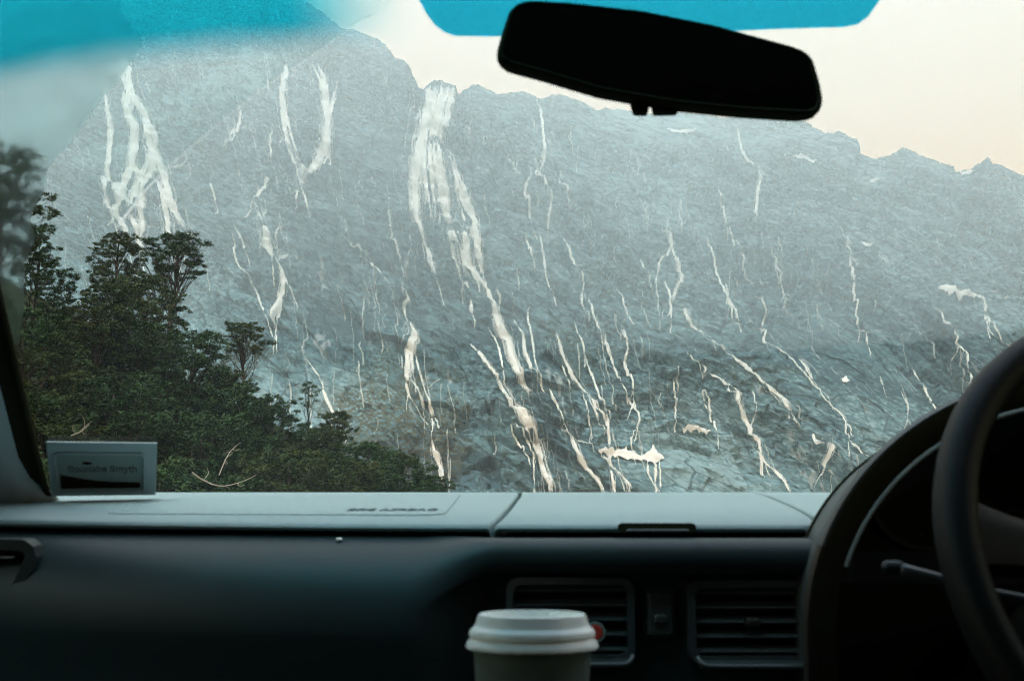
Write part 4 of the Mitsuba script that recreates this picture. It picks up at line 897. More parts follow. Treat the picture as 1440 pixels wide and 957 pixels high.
# ------------------------------------------------------------------ dashboard
PX_L, PX_R = -0.80, 0.80
def front(x):
    return 0.955 + 0.05 * np.clip(-x / 0.6, 0, 2) ** 2
def pad_z(y):
    return 1.136 + (y - 0.955) * 0.024
def pad(xl, xr, y_back=1.45, dz=0.0, steps=24):
    """A dashboard top pad between two seam curves x(y), rolling down at its front and at both seams."""
    e = np.array([0, 0.0007, 0.002, 0.0045])
    drop_ = np.array([0.010, 0.0026, 0.0008, 0.0])
    ys = np.concatenate([np.linspace(y_back, 0, 1), []])
    prof = [(0.075, -0.012), (0.012, -0.0085), (0.0045, -0.008), (0.0012, -0.0066), (0.0, -0.0042), (0.0012, -0.0017), (0.0045, -0.0003), (0.009, 0.0)] + [(t, 0.0) for t in np.linspace(0.02, 0.5, 26)]
    rows = []
    for off, zz_ in prof:
        xm = 0.5 * (xl(1.0) + xr(1.0))
        row = []
        xs0 = np.linspace(0, 1, steps)
        y0 = 0.955 + off
        A, B = xl(y0), xr(y0)
        xs = np.concatenate([A + e, A + 0.0045 + (B - A - 0.009) * xs0[1:-1], B - e[::-1]])
        dd = np.concatenate([drop_, np.zeros(steps - 2), drop_[::-1]])
        y = np.minimum(front(xs) + off, y_back)
        rows.append(np.stack([xs, y, pad_z(y) + zz_ - dd + dz], -1))
    return grid(np.array(rows))
def seam_left(y):
    return -0.1385 + 0.024 * np.clip((y - 0.955) / 0.35, 0, 1.3) ** 0.8
def seam_right(y):
    return 0.158 + 0.062 * np.clip((y - 0.955) / 0.35, 0, 1.3) ** 0.55
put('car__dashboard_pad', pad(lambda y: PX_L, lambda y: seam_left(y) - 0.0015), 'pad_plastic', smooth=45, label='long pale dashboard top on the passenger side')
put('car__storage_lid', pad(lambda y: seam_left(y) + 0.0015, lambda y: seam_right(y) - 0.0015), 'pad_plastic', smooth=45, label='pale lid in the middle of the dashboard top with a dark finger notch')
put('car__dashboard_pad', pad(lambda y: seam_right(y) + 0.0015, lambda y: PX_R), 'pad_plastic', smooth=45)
put('car__dashboard_base', cat([round_box(1.6, 0.46, 0.02, 0.004, (0, 1.24, 1.110)), round_box(1.6, 0.02, 0.30, 0.004, (0, 1.06, 0.96))]), 'matt_black', smooth=40)
# finger notch in the lid's front edge: a dark recess with a lip
notch = cat([upright(extrude(rounded_rect(-0.021, 1.1285, 0.052, 1.1372, 0.004), 0.004), 0.9515)])
put('car__storage_lid__notch', notch, 'matt_black', smooth=40, label='dark finger notch')
put('car__storage_lid__notch_lip', round_box(0.058, 0.006, 0.003, 0.0014, (0.0155, 0.9500, 1.1305)), 'vent_plastic', smooth=40)

# airbag cover: a slightly raised plate with embossed lettering
cov = sg.box(-0.555, 1.045, -0.19, 1.5).intersection(sg.box(-0.555, 1.045, -0.19, 1.40)).buffer(-0.03).buffer(0.03)
cm = extrude(cov, 0.0014)
cv = cm.vertices.copy()
cm.vertices = np.stack([cv[:, 0], cv[:, 1] + 0.03 * np.clip(-cv[:, 0] / 0.6, 0, 2) ** 2, pad_z(cv[:, 1]) + cv[:, 2] - 0.0001], -1)
put('car__airbag_cover', cm, 'pad_plastic', smooth=30, label='raised airbag cover in the passenger side of the dashboard top')
tx = meshkit.text_mesh('SRS AIRBAG', 0.026, 0.0006, bold=True)
tv = tx.vertices.copy()
sx = 0.098 / np.ptp(tv[:, 0])
tx.vertices = np.stack([-0.300 + tv[:, 0] * sx, 1.098 + tv[:, 1], pad_z(1.10 + tv[:, 1]) + 0.0013 + tv[:, 2]], -1)
scene['letter_ink'] = {'type': 'twosided', 'bsdf': {'type': 'diffuse', 'reflectance': {'type': 'rgb', 'value': [0.03, 0.05, 0.06]}}}
scene['faded_ink'] = {'type': 'twosided', 'bsdf': {'type': 'diffuse', 'reflectance': {'type': 'rgb', 'value': [0.07, 0.10, 0.11]}}}
put('car__airbag_cover__lettering', tx, 'faded_ink', label='dark embossed lettering')

# lower fascia: a soft roll on the passenger side, a tighter hood over the recessed vents in the middle
def fascia_profile(kind):
    if kind == 'side':
        th = np.linspace(0, np.pi / 2, 20)
        roll = np.stack([0.970 - 0.075 * np.sin(th), 1.1245 - 0.085 + 0.085 * np.cos(th)], 1)
        return np.vstack([[[1.04, 1.112], [1.0, 1.1230]], roll, np.stack([np.linspace(0.895, 0.925, 15)[1:], np.linspace(1.044, 0.74, 15)[1:]], 1)])
    th = np.linspace(0, 0.80 * np.pi, 16)
    roll = np.stack([0.938 - 0.017 * np.sin(th), 1.1245 - 0.017 + 0.017 * np.cos(th)], 1)
    rest = np.array([[0.938, 1.098], [0.947, 1.092], [0.951, 1.0855], [0.951, 1.06], [0.951, 1.04], [0.951, 1.017], [0.951, 1.0], [0.951, 0.985], [0.948, 0.96], [0.944, 0.93], [0.94, 0.90], [0.936, 0.87], [0.932, 0.84], [0.93, 0.82], [0.928, 0.80], [0.926, 0.78], [0.925, 0.76], [0.925, 0.74]])
    return np.vstack([[[1.04, 1.112], [0.975, 1.1225]], roll, rest])
A, B = fascia_profile('side'), fascia_profile('centre')
assert len(A) == len(B)
xs = np.unique(np.concatenate([np.linspace(-0.82, -0.24, 16), np.linspace(-0.24, -0.10, 26), np.linspace(-0.10, 0.15, 20), np.linspace(0.15, 0.205, 20), np.linspace(0.205, 0.60, 10), [-0.1225, -0.0115, 0.0435, 0.153]]))
rows = []
for x in xs:
    k = np.clip((x + 0.215) / 0.085, 0, 1)
    k = k * k * (3 - 2 * k)
    q = A * (1 - k) + B * k
    r = np.clip((x - 0.160) / 0.035, 0, 1)
    r = r * r * (3 - 2 * r)
    q = q * (1 - r) + r * np.stack([np.maximum(q[:, 0], 0.945) + 0.0 * q[:, 0], q[:, 1] - 0.012], 1)
    back = front(x) - 0.955
    rows.append(np.stack([np.full(len(q), x), q[:, 0] + back, q[:, 1]], -1))
fm = grid(np.array(rows))
fc = fm.triangles_center
cut = np.zeros(len(fc), bool)
for x0, x1 in ((-0.1225, -0.0115), (0.0435, 0.153)):      # openings for the two middle vents
    cut |= (fc[:, 0] > x0) & (fc[:, 0] < x1) & (fc[:, 2] > 1.017) & (fc[:, 2] < 1.0855)
fm.update_faces(~cut)
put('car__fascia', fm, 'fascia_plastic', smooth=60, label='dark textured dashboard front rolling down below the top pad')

def ring(outer, inner, depth):
    return extrude(outer.difference(inner), depth)
def vent(x0, z0, x1, z1, y, first):
    key = name_for('car__air_vent')
    fr = rounded_rect(x0, z0, x1, z1, 0.012)
    inner_ = rounded_rect(x0 + 0.0065, z0 + 0.0065, x1 - 0.0065, z1 - 0.0065, 0.008)
    rim = upright(ring(fr, inner_, 0.010), y - 0.007)
    shelf = round_box(x1 - x0 - 0.014, 0.030, 0.005, 0.002, (0.5 * (x0 + x1), y - 0.016, z0 + 0.0015))
    lip = tube(np.array([[x0 + 0.010, y - 0.006, z0 + 0.003], [x1 - 0.010, y - 0.006, z0 + 0.003]]), 0.0035, 10)
    fresh = [upright(ring(fr, inner_, 0.004), y - 0.0095)]
    put(key + '__frame', cat([rim, shelf] + fresh), 'vent_plastic', smooth=30)
    put(key + '__sill', tube(catmull([[x0 + 0.004, y - 0.024, z0 + 0.009], [x0 + 0.008, y - 0.029, z0 + 0.004], [x0 + 0.016, y - 0.030, z0 + 0.0022], [0.5 * (x0 + x1), y - 0.030, z0 + 0.002], [x1 - 0.016, y - 0.030, z0 + 0.0022], [x1 - 0.008, y - 0.029, z0 + 0.004], [x1 - 0.004, y - 0.024, z0 + 0.009]], 30), 0.0026, 10), 'vent_plastic', smooth=True)
    w_, h_ = x1 - x0 - 0.006, z1 - z0 - 0.006
    xm, zm = 0.5 * (x0 + x1), 0.5 * (z0 + z1)
    put(key + '__duct', cat([round_box(w_, 0.075, 0.002, 0.0008, (xm, y + 0.038, zm + s_ * h_ / 2)) for s_ in (-1, 1)] + [round_box(0.002, 0.075, h_, 0.0008, (xm + s_ * w_ / 2, y + 0.038, zm)) for s_ in (-1, 1)] + [round_box(w_, 0.002, h_, 0.0008, (xm, y + 0.075, zm))]), 'black_plastic', smooth=30)
    n = 5
    for k in range(n):
        zc = z0 + 0.012 + (z1 - z0 - 0.022) * k / (n - 1)
        s_ = round_box(x1 - x0 - 0.013, 0.011, 0.0022, 0.001, seg=2)
        s_.apply_transform(trimesh.transformations.rotation_matrix(math.radians(24), [1, 0, 0]))
        s_.apply_translation([0.5 * (x0 + x1), y - 0.001, zc])
        put(key + '__slat', s_, 'vent_plastic', smooth=30)
    put(key + '__tab', round_box(0.014, 0.010, 0.008, 0.003, (0.5 * (x0 + x1), y - 0.008, 0.5 * (z0 + z1))), 'black_plastic', smooth=40)
    tag(key, first)
vent(-0.1255, 1.0145, -0.0085, 1.0895, 0.944, 'left middle air vent half hidden behind the paper cup')
vent(0.0405, 1.0130, 0.1560, 1.0870, 0.944, 'right middle air vent with a bright lower edge')
key = name_for('car__hazard_switch')
put(key + '__bezel', upright(ring(rounded_rect(0.0005, 1.033, 0.0305, 1.0790, 0.004), rounded_rect(0.003, 1.0355, 0.028, 1.0765, 0.003), 0.008), 0.9445), 'fascia_plastic', smooth=30)
put(key + '__button', cat([round_box(0.0245, 0.012, 0.0405, 0.004, (0.0155, 0.945, 1.0560)), round_box(0.013, 0.006, 0.009, 0.0028, (0.0155, 0.9385, 1.0520))]), 'vent_plastic', smooth=40)
tag(key, 'upright push switch between the two middle air vents')

put('crumb', trimesh.creation.icosphere(2, 0.0026).apply_transform(np.diag([1.2, 0.8, 0.6, 1.0])).apply_translation([-0.282, 0.957, 1.1220]), 'old_snow', smooth=True, label='tiny white crumb lying on the rolled edge of the dashboard front', cat_='crumb')

# corner vent at the passenger's door
key = name_for('car__corner_vent')
o = sg.Polygon([(-0.72, 1.125), (-0.575, 1.122), (-0.566, 1.116), (-0.563, 1.106), (-0.567, 1.094), (-0.588, 1.05), (-0.60, 1.03), (-0.72, 1.02)]).buffer(-0.006).buffer(0.006)
put(key + '__frame', upright(ring(o, o.buffer(-0.010), 0.02), 0.952), 'fascia_plastic', smooth=30)
put(key + '__duct', upright(extrude(o.buffer(-0.006), 0.002), 0.970), 'matt_black')
for k in range(3):
    put(key + '__slat', round_box(0.12, 0.014, 0.003, 0.0014, (-0.645, 0.963, 1.105 - 0.022 * k)), 'vent_plastic', smooth=40)
tag(key, 'corner air vent at the passenger end of the dashboard')

# ------------------------------------------------------------------ instrument hood and cluster
HX, HZ, HA, HB = 0.337, 1.060, 0.226, 0.203
def hood_arch(grow, n=64):
    th = np.linspace(np.pi, 0, n)
    x, z = HX + (HA + grow) * np.cos(th), HZ + (HB + grow) * np.sin(th)
    lo = np.linspace(0.86, HZ, 14)[:-1]
    lx = HX - (HA + grow) + 0.0 * lo
    rx = HX + (HA + grow) + 0.0 * lo
    return np.stack([np.concatenate([lx, x, rx]), np.concatenate([lo, z, lo[::-1]])], 1)
secs = [(-0.001, 0.8005), (0.002, 0.7995), (0.004, 0.802), (0.0035, 0.808), (-0.010, 0.835), (-0.055, 0.93), (-0.095, 1.03), (-0.125, 1.14), (-0.15, 1.30)]
P = []
for g, y in secs:
    c = hood_arch(g)
    zt = c[:, 1] - 0.35 * np.clip(y - 0.84, 0, 1) * np.clip((c[:, 1] - HZ) / HB, 0, 1) ** 1.0 * 0.5
    P.append(np.stack([c[:, 0], np.full(len(c), y) + 0.05 * np.clip((c[:, 1] - HZ) / HB, -1.5, 0) ** 2 * 0.5, zt], -1))
P = np.array(P)
put('car__instrument_hood', grid(P[:, 20:-20]), 'hood_plastic', smooth=60, label='arched hood over the instruments behind the steering wheel')
put('car__column_panel', cat([grid(P[:, :21]), grid(P[:, -21:])]), 'black_plastic', smooth=60)
P = []
for g, y in [(-0.0225, 0.806), (-0.0215, 0.815), (-0.023, 0.83), (-0.027, 0.90), (-0.03, 0.955)]:
    c = hood_arch(g)
    P.append(np.stack([c[:, 0], np.full(len(c), y) + 0.05 * np.clip((c[:, 1] - HZ) / HB, -1.5, 0) ** 2 * 0.5, c[:, 1]], -1))
put('car__instrument_hood__lining', grid(np.array(P)), 'hood_plastic', smooth=60)
P = []
for g, y in [(-0.001, 0.8005), (-0.006, 0.8000), (-0.019, 0.8015), (-0.0225, 0.806)]:
    c = hood_arch(g)
    P.append(np.stack([c[:, 0], np.full(len(c), y) + 0.05 * np.clip((c[:, 1] - HZ) / HB, -1.5, 0) ** 2 * 0.5, c[:, 1]], -1))
put('car__instrument_hood__lip', grid(np.array(P)), 'matt_black', smooth=60)
c = hood_arch(-0.0215)
put('car__instrument_hood__bead', tube(np.stack([c[:, 0], 0.8025 + 0.05 * np.clip((c[:, 1] - HZ) / HB, -1.5, 0) ** 2 * 0.5, c[:, 1]], -1)[19:-19], 0.0018, 8), 'trim_plastic', smooth=True)
pts = hood_arch(-0.028)
put('car__instrument_panel', upright(extrude(sg.Polygon(pts), 0.004), 0.948), 'matt_black', label='unlit instrument panel inside the hood')
for gx_ in (-0.075, 0.075):
    put('car__instrument_panel__gauge', upright(ring(sg.Point(HX + gx_, 1.165).buffer(0.052), sg.Point(HX + gx_, 1.165).buffer(0.048), 0.006), 0.941), 'black_plastic')
# steering column shroud and stalk
put('car__column_shroud', tube([[0.339, 0.70, 1.095], [0.339, 0.80, 1.05], [0.339, 0.94, 0.99]], [0.05, 0.06, 0.062], 20), 'black_plastic', smooth=40)
st = catmull([[0.305, 0.705, 1.092], [0.22, 0.700, 1.104], [0.172, 0.705, 1.116], [0.150, 0.712, 1.1215]], 14)
put('car__wiper_stalk', tube(st, np.linspace(0.0038, 0.0048, 14), 10), 'vent_plastic', smooth=True, label='thin stalk left of the steering column')
put('car__wiper_stalk__tip', cat([round_box(0.016, 0.010, 0.009, 0.0042, (0.1455, 0.713, 1.1230))]), 'fascia_plastic', smooth=60, label='pale knob at the end of the stalk')

# ------------------------------------------------------------------ steering wheel
WC, WT, WR = np.array([0.3387, 0.62, 1.132]), 0.494, 0.185
def on_wheel(u, v, w):
    """u to the right and v up in the wheel's plane, w out of it towards the driver."""
    return WC + np.stack([u, v * math.sin(WT) - w * math.cos(WT), v * math.cos(WT) + w * math.sin(WT)], -1)
th = np.linspace(0, 2 * np.pi, 97)[:-1]
ph = np.arange(16) * 2 * np.pi / 16
rim = on_wheel((WR + 0.0130 * np.cos(ph))[None] * np.cos(th)[:, None], (WR + 0.0130 * np.cos(ph))[None] * np.sin(th)[:, None], 0.0155 * np.sin(ph)[None] + 0 * th[:, None])
rim = np.concatenate([rim, rim[:, :1]], 1)
scene['wheel_skin'] = {'type': 'twosided', 'bsdf': {'type': 'bumpmap', 'arbitrary': proc(grain, 0.0002), 'scale': 0.00012, 'bsdf': {'type': 'principled', 'base_color': {'type': 'rgb', 'value': [0.006, 0.008, 0.008]}, 'roughness': 0.5, 'specular': 0.18}}}
key = name_for('car__steering_wheel')
tag(key, 'dark steering wheel on the right, cut by the edge of the view')
put(key + '__rim', grid(rim, close_u=True), 'wheel_skin', smooth=True)
def spoke(a0, a1, w0, w1):
    k = np.linspace(0, 1, 12)
    ang = a0 + (a1 - a0) * k
    r = WR - 0.003 - (WR - 0.06) * k
    wd = w0 + (w1 - w0) * (2 * k - 1) ** 2
    c = np.stack([r * np.cos(ang), r * np.sin(ang)], -1)
    t = np.stack([-np.sin(ang), np.cos(ang)], -1)
    dep = -0.002 - 0.025 * k
    out = []
    for s, o in ((-1, -0.006), (-0.8, 0.004), (0, 0.008), (0.8, 0.004), (1, -0.006), (0.8, -0.012), (0, -0.014), (-0.8, -0.012), (-1, -0.006)):
        q = c + t * (wd * s)[:, None]
        out.append(on_wheel(q[:, 0], q[:, 1], dep + o))
    return grid(np.stack(out, 1))
for a0 in (math.radians(172), math.radians(8), math.radians(270)):
    put(key + '__spoke', spoke(a0, a0, 0.018, 0.030), 'wheel_skin', smooth=50)
hub = []
for r_, o in ((0.001, -0.012), (0.05, -0.013), (0.066, -0.018), (0.072, -0.028), (0.070, -0.05), (0.05, -0.06)):
    q = np.stack([np.sign(np.cos(th)) * np.abs(np.cos(th)) ** 0.8 * r_ * 1.12, np.sign(np.sin(th)) * np.abs(np.sin(th)) ** 0.8 * r_ * 0.95], -1)
    hub.append(on_wheel(q[:, 0], q[:, 1] , np.full(96, o)))
put(key + '__hub', grid(np.stack(hub, 1), close_u=True), 'wheel_skin', smooth=60)

# ------------------------------------------------------------------ rear-view mirror
MIRROR = [(-0.1332, 1.5147), (-0.1321, 1.5206), (-0.1286, 1.5344), (-0.1223, 1.5542), (-0.116, 1.5603), (-0.1056, 1.5627), (-0.0738, 1.5609), (-0.0162, 1.5542), (0.0413, 1.5422), (0.1041, 1.5242), (0.1143, 1.52), (0.1203, 1.5129), (0.1254, 1.4927), (0.1272, 1.4791), (0.1246, 1.4708), (0.1176, 1.4661), (0.1079, 1.4661), (0.0624, 1.469), (0.0112, 1.4743), (-0.0229, 1.4802), (-0.0514, 1.4856), (-0.0971, 1.4998), (-0.1189, 1.5057), (-0.128, 1.5087)]
mo = sg.Polygon(MIRROR).buffer(0.012).buffer(-0.012)
mo = mo.buffer(-0.012).buffer(0.012)
def outline(poly, n=160):
    c = np.array([poly.exterior.interpolate(t, normalized=True).coords[0] for t in np.linspace(0, 1, n, endpoint=False)])
    k = np.argmin(np.arctan2(c[:, 1] - 1.513, c[:, 0] + 0.003))
    c = np.roll(c, -k, 0)
    return c if sg.LinearRing(c).is_ccw else np.roll(c[::-1], 1, 0)
base_o = outline(mo)
cen = np.array([-0.003, 1.513])
def shrink(d):
    q = outline(mo.buffer(-d) if d else mo)
    # pair the points by angle so that the loft does not twist
    a = np.unwrap(np.arctan2(q[:, 1] - cen[1], q[:, 0] - cen[0]))
    return q
mk = name_for('car__rear_view_mirror')
tag(mk, 'black rear-view mirror hanging at a slant before the windscreen')
loft = []
ang = np.linspace(-np.pi, np.pi, 200, endpoint=False)
def radial(poly):
    out = []
    for t in ang:
        ray_ = sg.LineString([cen, cen + 0.4 * np.array([math.cos(t), math.sin(t)])])
        out.append(np.array(max(poly.exterior.intersection(ray_).geoms if hasattr(poly.exterior.intersection(ray_), 'geoms') else [poly.exterior.intersection(ray_)], key=lambda g: g.distance(sg.Point(cen))).coords[0]))
    return np.array(out)
for d, y in ((0.005, 0.769), (0.0035, 0.7665), (0.0015, 0.768), (0.0, 0.773), (0.0, 0.780), (0.002, 0.788), (0.008, 0.797), (0.018, 0.803), (0.030, 0.805)):
    q = radial(mo.buffer(-d) if d else mo)
    loft.append(np.stack([q[:, 0], np.full(len(q), y), q[:, 1]], -1))
loft.append(np.broadcast_to(np.array([cen[0], 0.806, cen[1]]), loft[0].shape))
put(mk + '__housing', grid(np.stack(loft, 1), close_u=True, flip=True), 'matt_black', smooth=50)
put(mk + '__glass', upright(extrude(mo.buffer(-0.0045), 0.002), 0.7690), 'silvered_glass')
for tab in ([(-0.0252, 1.486), (-0.0219, 1.4737), (-0.0205, 1.4728), (-0.013, 1.4724), (-0.0116, 1.473), (-0.0109, 1.486)], [(-0.0081, 1.486), (-0.0059, 1.4732), (-0.0045, 1.4725), (0.0115, 1.4729), (0.0126, 1.4737), (0.0136, 1.484)]):
    put(mk + '__lever', upright(extrude(sg.Polygon(tab).buffer(0.0006), 0.010), 0.776), 'matt_black')
put(mk + '__arm', tube(catmull([[-0.003, 0.80, 1.520], [-0.003, 0.807, 1.535], [-0.003, 0.806, 1.545], [-0.003, 0.808, 1.556]], 10), 0.007, 12), 'matt_black', smooth=True)
put(mk + '__foot', tube([[-0.003, 0.806, 1.548], [-0.003, 0.815, 1.557]], [0.011, 0.012], 20), 'matt_black', smooth=30)

# ------------------------------------------------------------------ pillars, roof, doors, floor: the closed cabin
for side in (-1, 1):
    rows = []
    for z in np.linspace(1.12, 1.77, 26):
        w = half_width(z)
        flare = np.clip((1.20 - z) / 0.06, 0, 1) ** 2
        e = np.array([side * (w + 0.007 - 0.032 * flare), glass_y(w + 0.007, z) - 0.012, z])
        rows.append([e + np.array([0, 0.008, 0.004]), e, e + np.array([side * 0.012, -0.012, -0.004]), e + np.array([side * 0.045, -0.028, -0.008]), e + np.array([side * 0.075, -0.025, -0.010]), e + np.array([side * 0.11, 0.02, 0])])
    put('car__pillar_trim', grid(np.array(rows)), 'trim_plastic', smooth=60, label=None if side > 0 else 'grey pillar trim at the left edge')
    wall = sg.Polygon([(1.52, 0.25), (1.52, 1.08), (1.33, 1.15), (0.70, 1.67), (0.52, 1.76), (-1.7, 1.76), (-1.7, 0.25)])
    hole = sg.Polygon([(0.98, 1.16), (0.62, 1.50), (0.55, 1.56), (0.12, 1.57), (0.12, 1.16)]).buffer(-0.03).buffer(0.03)
    m = extrude(wall.difference(hole), 0.03)
    v = m.vertices.copy()
    m.vertices = np.stack([side * (0.78 + v[:, 2] - 0.20 * np.clip(v[:, 1] - 1.12, 0, 1)), v[:, 0], v[:, 1]], -1)
    put('car__door', m, 'headliner')
    g = extrude(hole.buffer(0.01), 0.004)
    v = g.vertices.copy()
    sheet_v, sheet_f = trimesh.creation.triangulate_polygon(hole.buffer(0.008), engine='earcut')
    put('car__door_window', tri(np.stack([side * (0.795 - 0.20 * np.clip(sheet_v[:, 1] - 1.12, 0, 1)), sheet_v[:, 0], sheet_v[:, 1]], -1), sheet_f), 'clear_glass')
rx, ry = np.meshgrid(np.linspace(-0.74, 0.74, 21), np.linspace(-1.7, 0.615, 25), indexing='ij')
top = np.stack([rx, ry, 1.765 - 0.06 * (rx / 0.74) ** 4 - 0.03 * np.clip((ry - 0.3) / 0.32, 0, 1) ** 2], -1)
put('car__roof', cat([grid(top), grid(top + np.array([0, 0, 0.03]))]), 'headliner', smooth=60)
put('car__roof__header', tube(np.stack([np.linspace(-0.62, 0.62, 21), glass_y(np.linspace(-0.62, 0.62, 21), 1.727) - 0.02, np.full(21, 1.727)], -1), 0.026, 10), 'headliner', smooth=True)
put('car__floor', round_box(1.64, 3.3, 0.04, 0.01, (0, -0.1, 0.27)), 'headliner', smooth=40)
put('car__tailgate', round_box(1.64, 0.04, 1.52, 0.01, (0, -1.7, 1.01)), 'headliner', smooth=40)
put('car__bulkhead', round_box(1.64, 0.03, 0.85, 0.01, (0, 1.48, 0.68)), 'headliner', smooth=40)
put('car__centre_console', round_box(0.20, 0.55, 0.10, 0.02, (-0.06, 0.62, 0.905)), 'black_plastic', smooth=40)
put('car__cup_holder', lathe([(0.034, 0.950), (0.044, 0.950), (0.046, 0.975), (0.048, 0.990), (0.050, 0.990), (0.050, 0.950), (0.048, 0.946), (0.0, 0.946)]).apply_translation([-0.1065, 0.67, 0.002]) or None, 'black_plastic', smooth=40)

# ------------------------------------------------------------------ the paper cup, the clip, the label
cup_to = T().translate([-0.1068, 0.67, 0.956]).rotate([1, 0, 0], -4.6)
def paper_colour(p, n, uv):
    return mix(mi.Color3f(0.13, 0.18, 0.17), mi.Color3f(0.16, 0.21, 0.20), noise(p.x * 300, p.y * 300, p.z * 120))
scene['cup_paper'] = {'type': 'twosided', 'bsdf': {'type': 'principled', 'base_color': proc(paper_colour), 'roughness': 0.33, 'specular': 0.6}}
scene['lid_plastic'] = {'type': 'twosided', 'bsdf': {'type': 'principled', 'base_color': {'type': 'rgb', 'value': [0.88, 0.92, 0.90]}, 'roughness': 0.28, 'specular': 0.5}}
key = name_for('paper_cup')
tag(key, 'pale takeaway paper cup with a lid before the left middle air vent', 'cup')
put(key + '__wall', lathe([(0.0, 0.006), (0.027, 0.006), (0.0285, 0.0), (0.0295, 0.0), (0.0385, 0.116), (0.0392, 0.120), (0.0382, 0.122), (0.037, 0.118), (0.028, 0.008)], 72), 'cup_paper', smooth=40, to_world=cup_to)
put(key + '__lid', lathe([(0.0, 0.1315), (0.0315, 0.1310), (0.0325, 0.1335), (0.0332, 0.1395), (0.0342, 0.1408), (0.0354, 0.1402), (0.0362, 0.1382), (0.0374, 0.1340), (0.0384, 0.1325), (0.0400, 0.1312), (0.0412, 0.1298), (0.0416, 0.1272), (0.0404, 0.1264), (0.0406, 0.1254), (0.0424, 0.1232), (0.0436, 0.1208), (0.0434, 0.1194), (0.0416, 0.1192), (0.0395, 0.1215)], 96), 'lid_plastic', smooth=35, to_world=cup_to)
mark = []
for k in range(7):
    zz_, a_ = 0.070 + 0.004 * k, math.radians(-128 + 3.0 * math.sin(1.3 * k))
    r_ = 0.0295 + 0.009 * zz_ / 0.116 + 0.0003
    mark.append([[r_ * math.cos(a_ - 0.05 - 0.015 * (k % 3)), r_ * math.sin(a_ - 0.05 - 0.015 * (k % 3)), zz_], [r_ * 1.004 * math.cos(a_), r_ * 1.004 * math.sin(a_), zz_], [r_ * math.cos(a_ + 0.05), r_ * math.sin(a_ + 0.05), zz_]])
put(key + '__print', grid(np.array(mark)), 'letter_ink', to_world=cup_to, label='dark printed mark low on the side')

scene['red_plastic'] = {'type': 'twosided', 'bsdf': {'type': 'principled', 'base_color': {'type': 'rgb', 'value': [0.36, 0.035, 0.025]}, 'roughness': 0.35, 'specular': 0.5}}
key = name_for('vent_clip')
tag(key, 'small round red clip with a pale edge beside the cup lid', 'clip')
disc = lathe([(0.0, 0.006), (0.0068, 0.006), (0.0082, 0.0045), (0.0084, 0.0), (0.0, 0.0)], 40)
edge_ = lathe([(0.0084, 0.005), (0.0100, 0.005), (0.0108, 0.0035), (0.0108, 0.0), (0.0084, 0.0)], 40)
up_ = T().translate([-0.0455, 0.925, 1.0425]).rotate([1, 0, 0], 80).scale(0.85)
put(key + '__disc', disc, 'red_plastic', smooth=40, to_world=up_)
put(key + '__edge', edge_, 'cup_paper', smooth=40, to_world=up_)
put(key + '__prong', round_box(0.004, 0.014, 0.003, 0.001, (-0.0455, 0.931, 1.0425)), 'black_plastic')

LA, LB, LD = np.array([-0.6682, 1.1917]), np.array([-0.5511, 1.2289]), np.array([-0.6963, 1.2739])
def on_label(u, v, w):
    """u from left to right and v from bottom to top of the label (0 to 1), w metres off the glass towards the cabin."""
    q = LA[None] + np.asarray(u).reshape(-1, 1) * (LB - LA) + (1 - np.asarray(v).reshape(-1, 1)) * (LD - LA)
    return on_glass(q[:, 0], q[:, 1], -0.004) - np.asarray(w).reshape(-1, 1) * GLASS_N
def label_plate(poly, w, depth, fine=0.08):
    m = extrude(poly.segmentize(fine), 1.0)
    v = m.vertices
    return trimesh.Trimesh(on_label(v[:, 0], v[:, 1], w + depth * v[:, 2]), m.faces[:, ::-1], process=False)
scene['pouch_plastic'] = {'type': 'principledthin', 'base_color': {'type': 'rgb', 'value': [0.34, 0.43, 0.45]}, 'roughness': 0.35, 'spec_trans': 0.0, 'diff_trans': 0.30, 'eta': 1.5}
scene['card'] = {'type': 'principledthin', 'base_color': {'type': 'rgb', 'value': [0.22, 0.29, 0.28]}, 'roughness': 0.6, 'spec_trans': 0.0, 'diff_trans': 0.3, 'eta': 1.5}
scene['print_brown'] = {'type': 'twosided', 'bsdf': {'type': 'diffuse', 'reflectance': {'type': 'rgb', 'value': [0.018, 0.014, 0.008]}}}
scene['worn_print'] = {'type': 'twosided', 'bsdf': {'type': 'diffuse', 'reflectance': {'type': 'rgb', 'value': [0.07, 0.085, 0.075]}}}
key = name_for('windscreen_label')
tag(key, 'pale rectangular label holder stuck to the lower left corner of the windscreen', 'label holder')
full, hole_ = sg.box(0, 0, 1, 1), rounded_rect(0.075, 0.115, 0.885, 0.80, 0.05)
put(key + '__frame', label_plate(full.difference(hole_), 0.0, 0.0015), 'pouch_plastic')
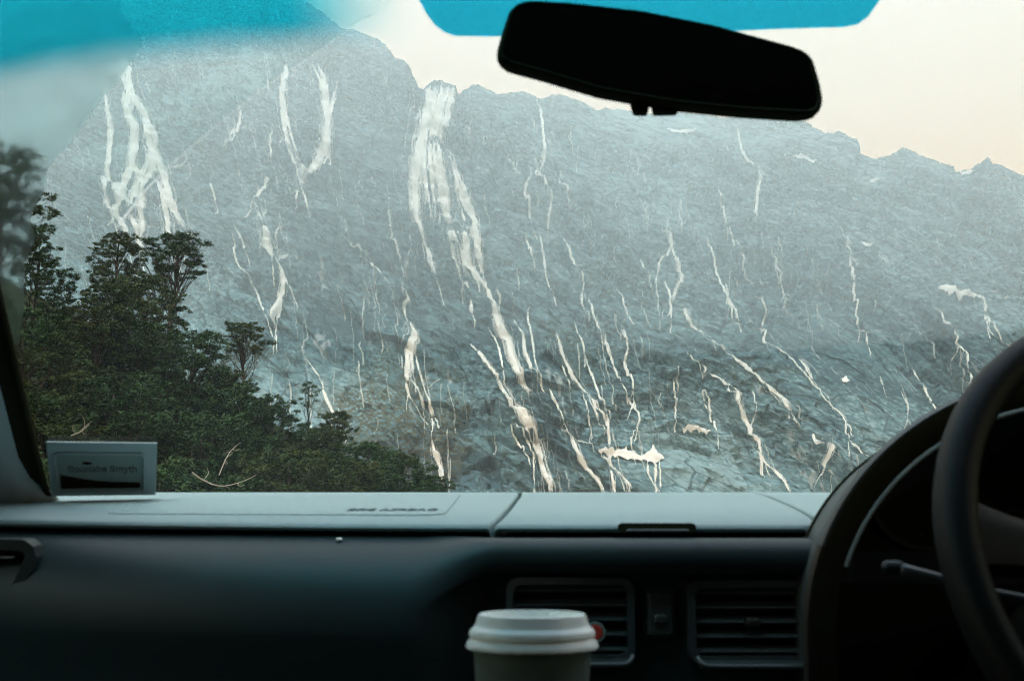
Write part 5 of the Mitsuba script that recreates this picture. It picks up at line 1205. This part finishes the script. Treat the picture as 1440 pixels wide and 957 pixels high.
lip = rounded_rect(0.06, 0.10, 0.90, 0.83, 0.06)
put(key + '__ridge', label_plate(lip.difference(hole_), 0.0015, 0.0025), 'pouch_plastic')
put(key + '__card', label_plate(hole_, 0.0, 0.0008), 'card')
wedge = sg.Polygon([(0.10, 0.14), (0.83, 0.14), (0.85, 0.17), (0.85, 0.22), (0.83, 0.245), (0.62, 0.25), (0.45, 0.275), (0.28, 0.325), (0.10, 0.40)])
put(key + '__wedge', label_plate(wedge, 0.0010, 0.0006), 'print_brown', label='dark swoosh along the foot of the card')
tx = meshkit.text_mesh('Soonaha Smyth', 0.10, 0.02, bold=True)
tv = tx.vertices.copy()
put(key + '__lettering', trimesh.Trimesh(on_label(0.17 + tv[:, 0] * 0.64 / np.ptp(tv[:, 0]), 0.45 + tv[:, 1] * 1.1, 0.0010 + 0.01 * tv[:, 2]), tx.faces[:, ::-1], process=False), 'worn_print')
put(key + '__emblem', label_plate(sg.Polygon([(0.30, 0.60), (0.33, 0.64), (0.38, 0.63), (0.40, 0.60), (0.36, 0.585)]), 0.0010, 0.0005), 'print_brown')

# ------------------------------------------------------------------ damp air
low = min(float(ground_z(X, Y).min()), float(mount[..., 2].min()), -30.0) - 1
high = float(mount[..., 2].max()) + 2
scene['haze'] = {'type': 'cube', 'to_world': T().translate([0, 0, 0.5 * (low + high)]).scale([970, 1000, 0.5 * (high - low)]), 'bsdf': {'type': 'null'}, 'interior': {'type': 'ref', 'id': 'haze_air'}}
def cloudlet(key, centre, radii, air, around, text):
    m = trimesh.creation.icosphere(4)
    m.apply_scale(radii)
    m.apply_translation(centre)
    put(key, {**mikit.ply(m), 'bsdf': {'type': 'null'}, 'interior': {'type': 'ref', 'id': air}, 'exterior': {'type': 'ref', 'id': around}}, None, kind='stuff', label=text)
cloudlet('valley_mist', (10, 340, 204), (560, 240, 168), 'mist_air', 'haze_air', 'thin mist hanging before the upper part of the mountain')
tag('car', 'interior of a right-hand-drive car seen from between its front seats', 'car')
labels['haze'] = {'kind': 'stuff'}
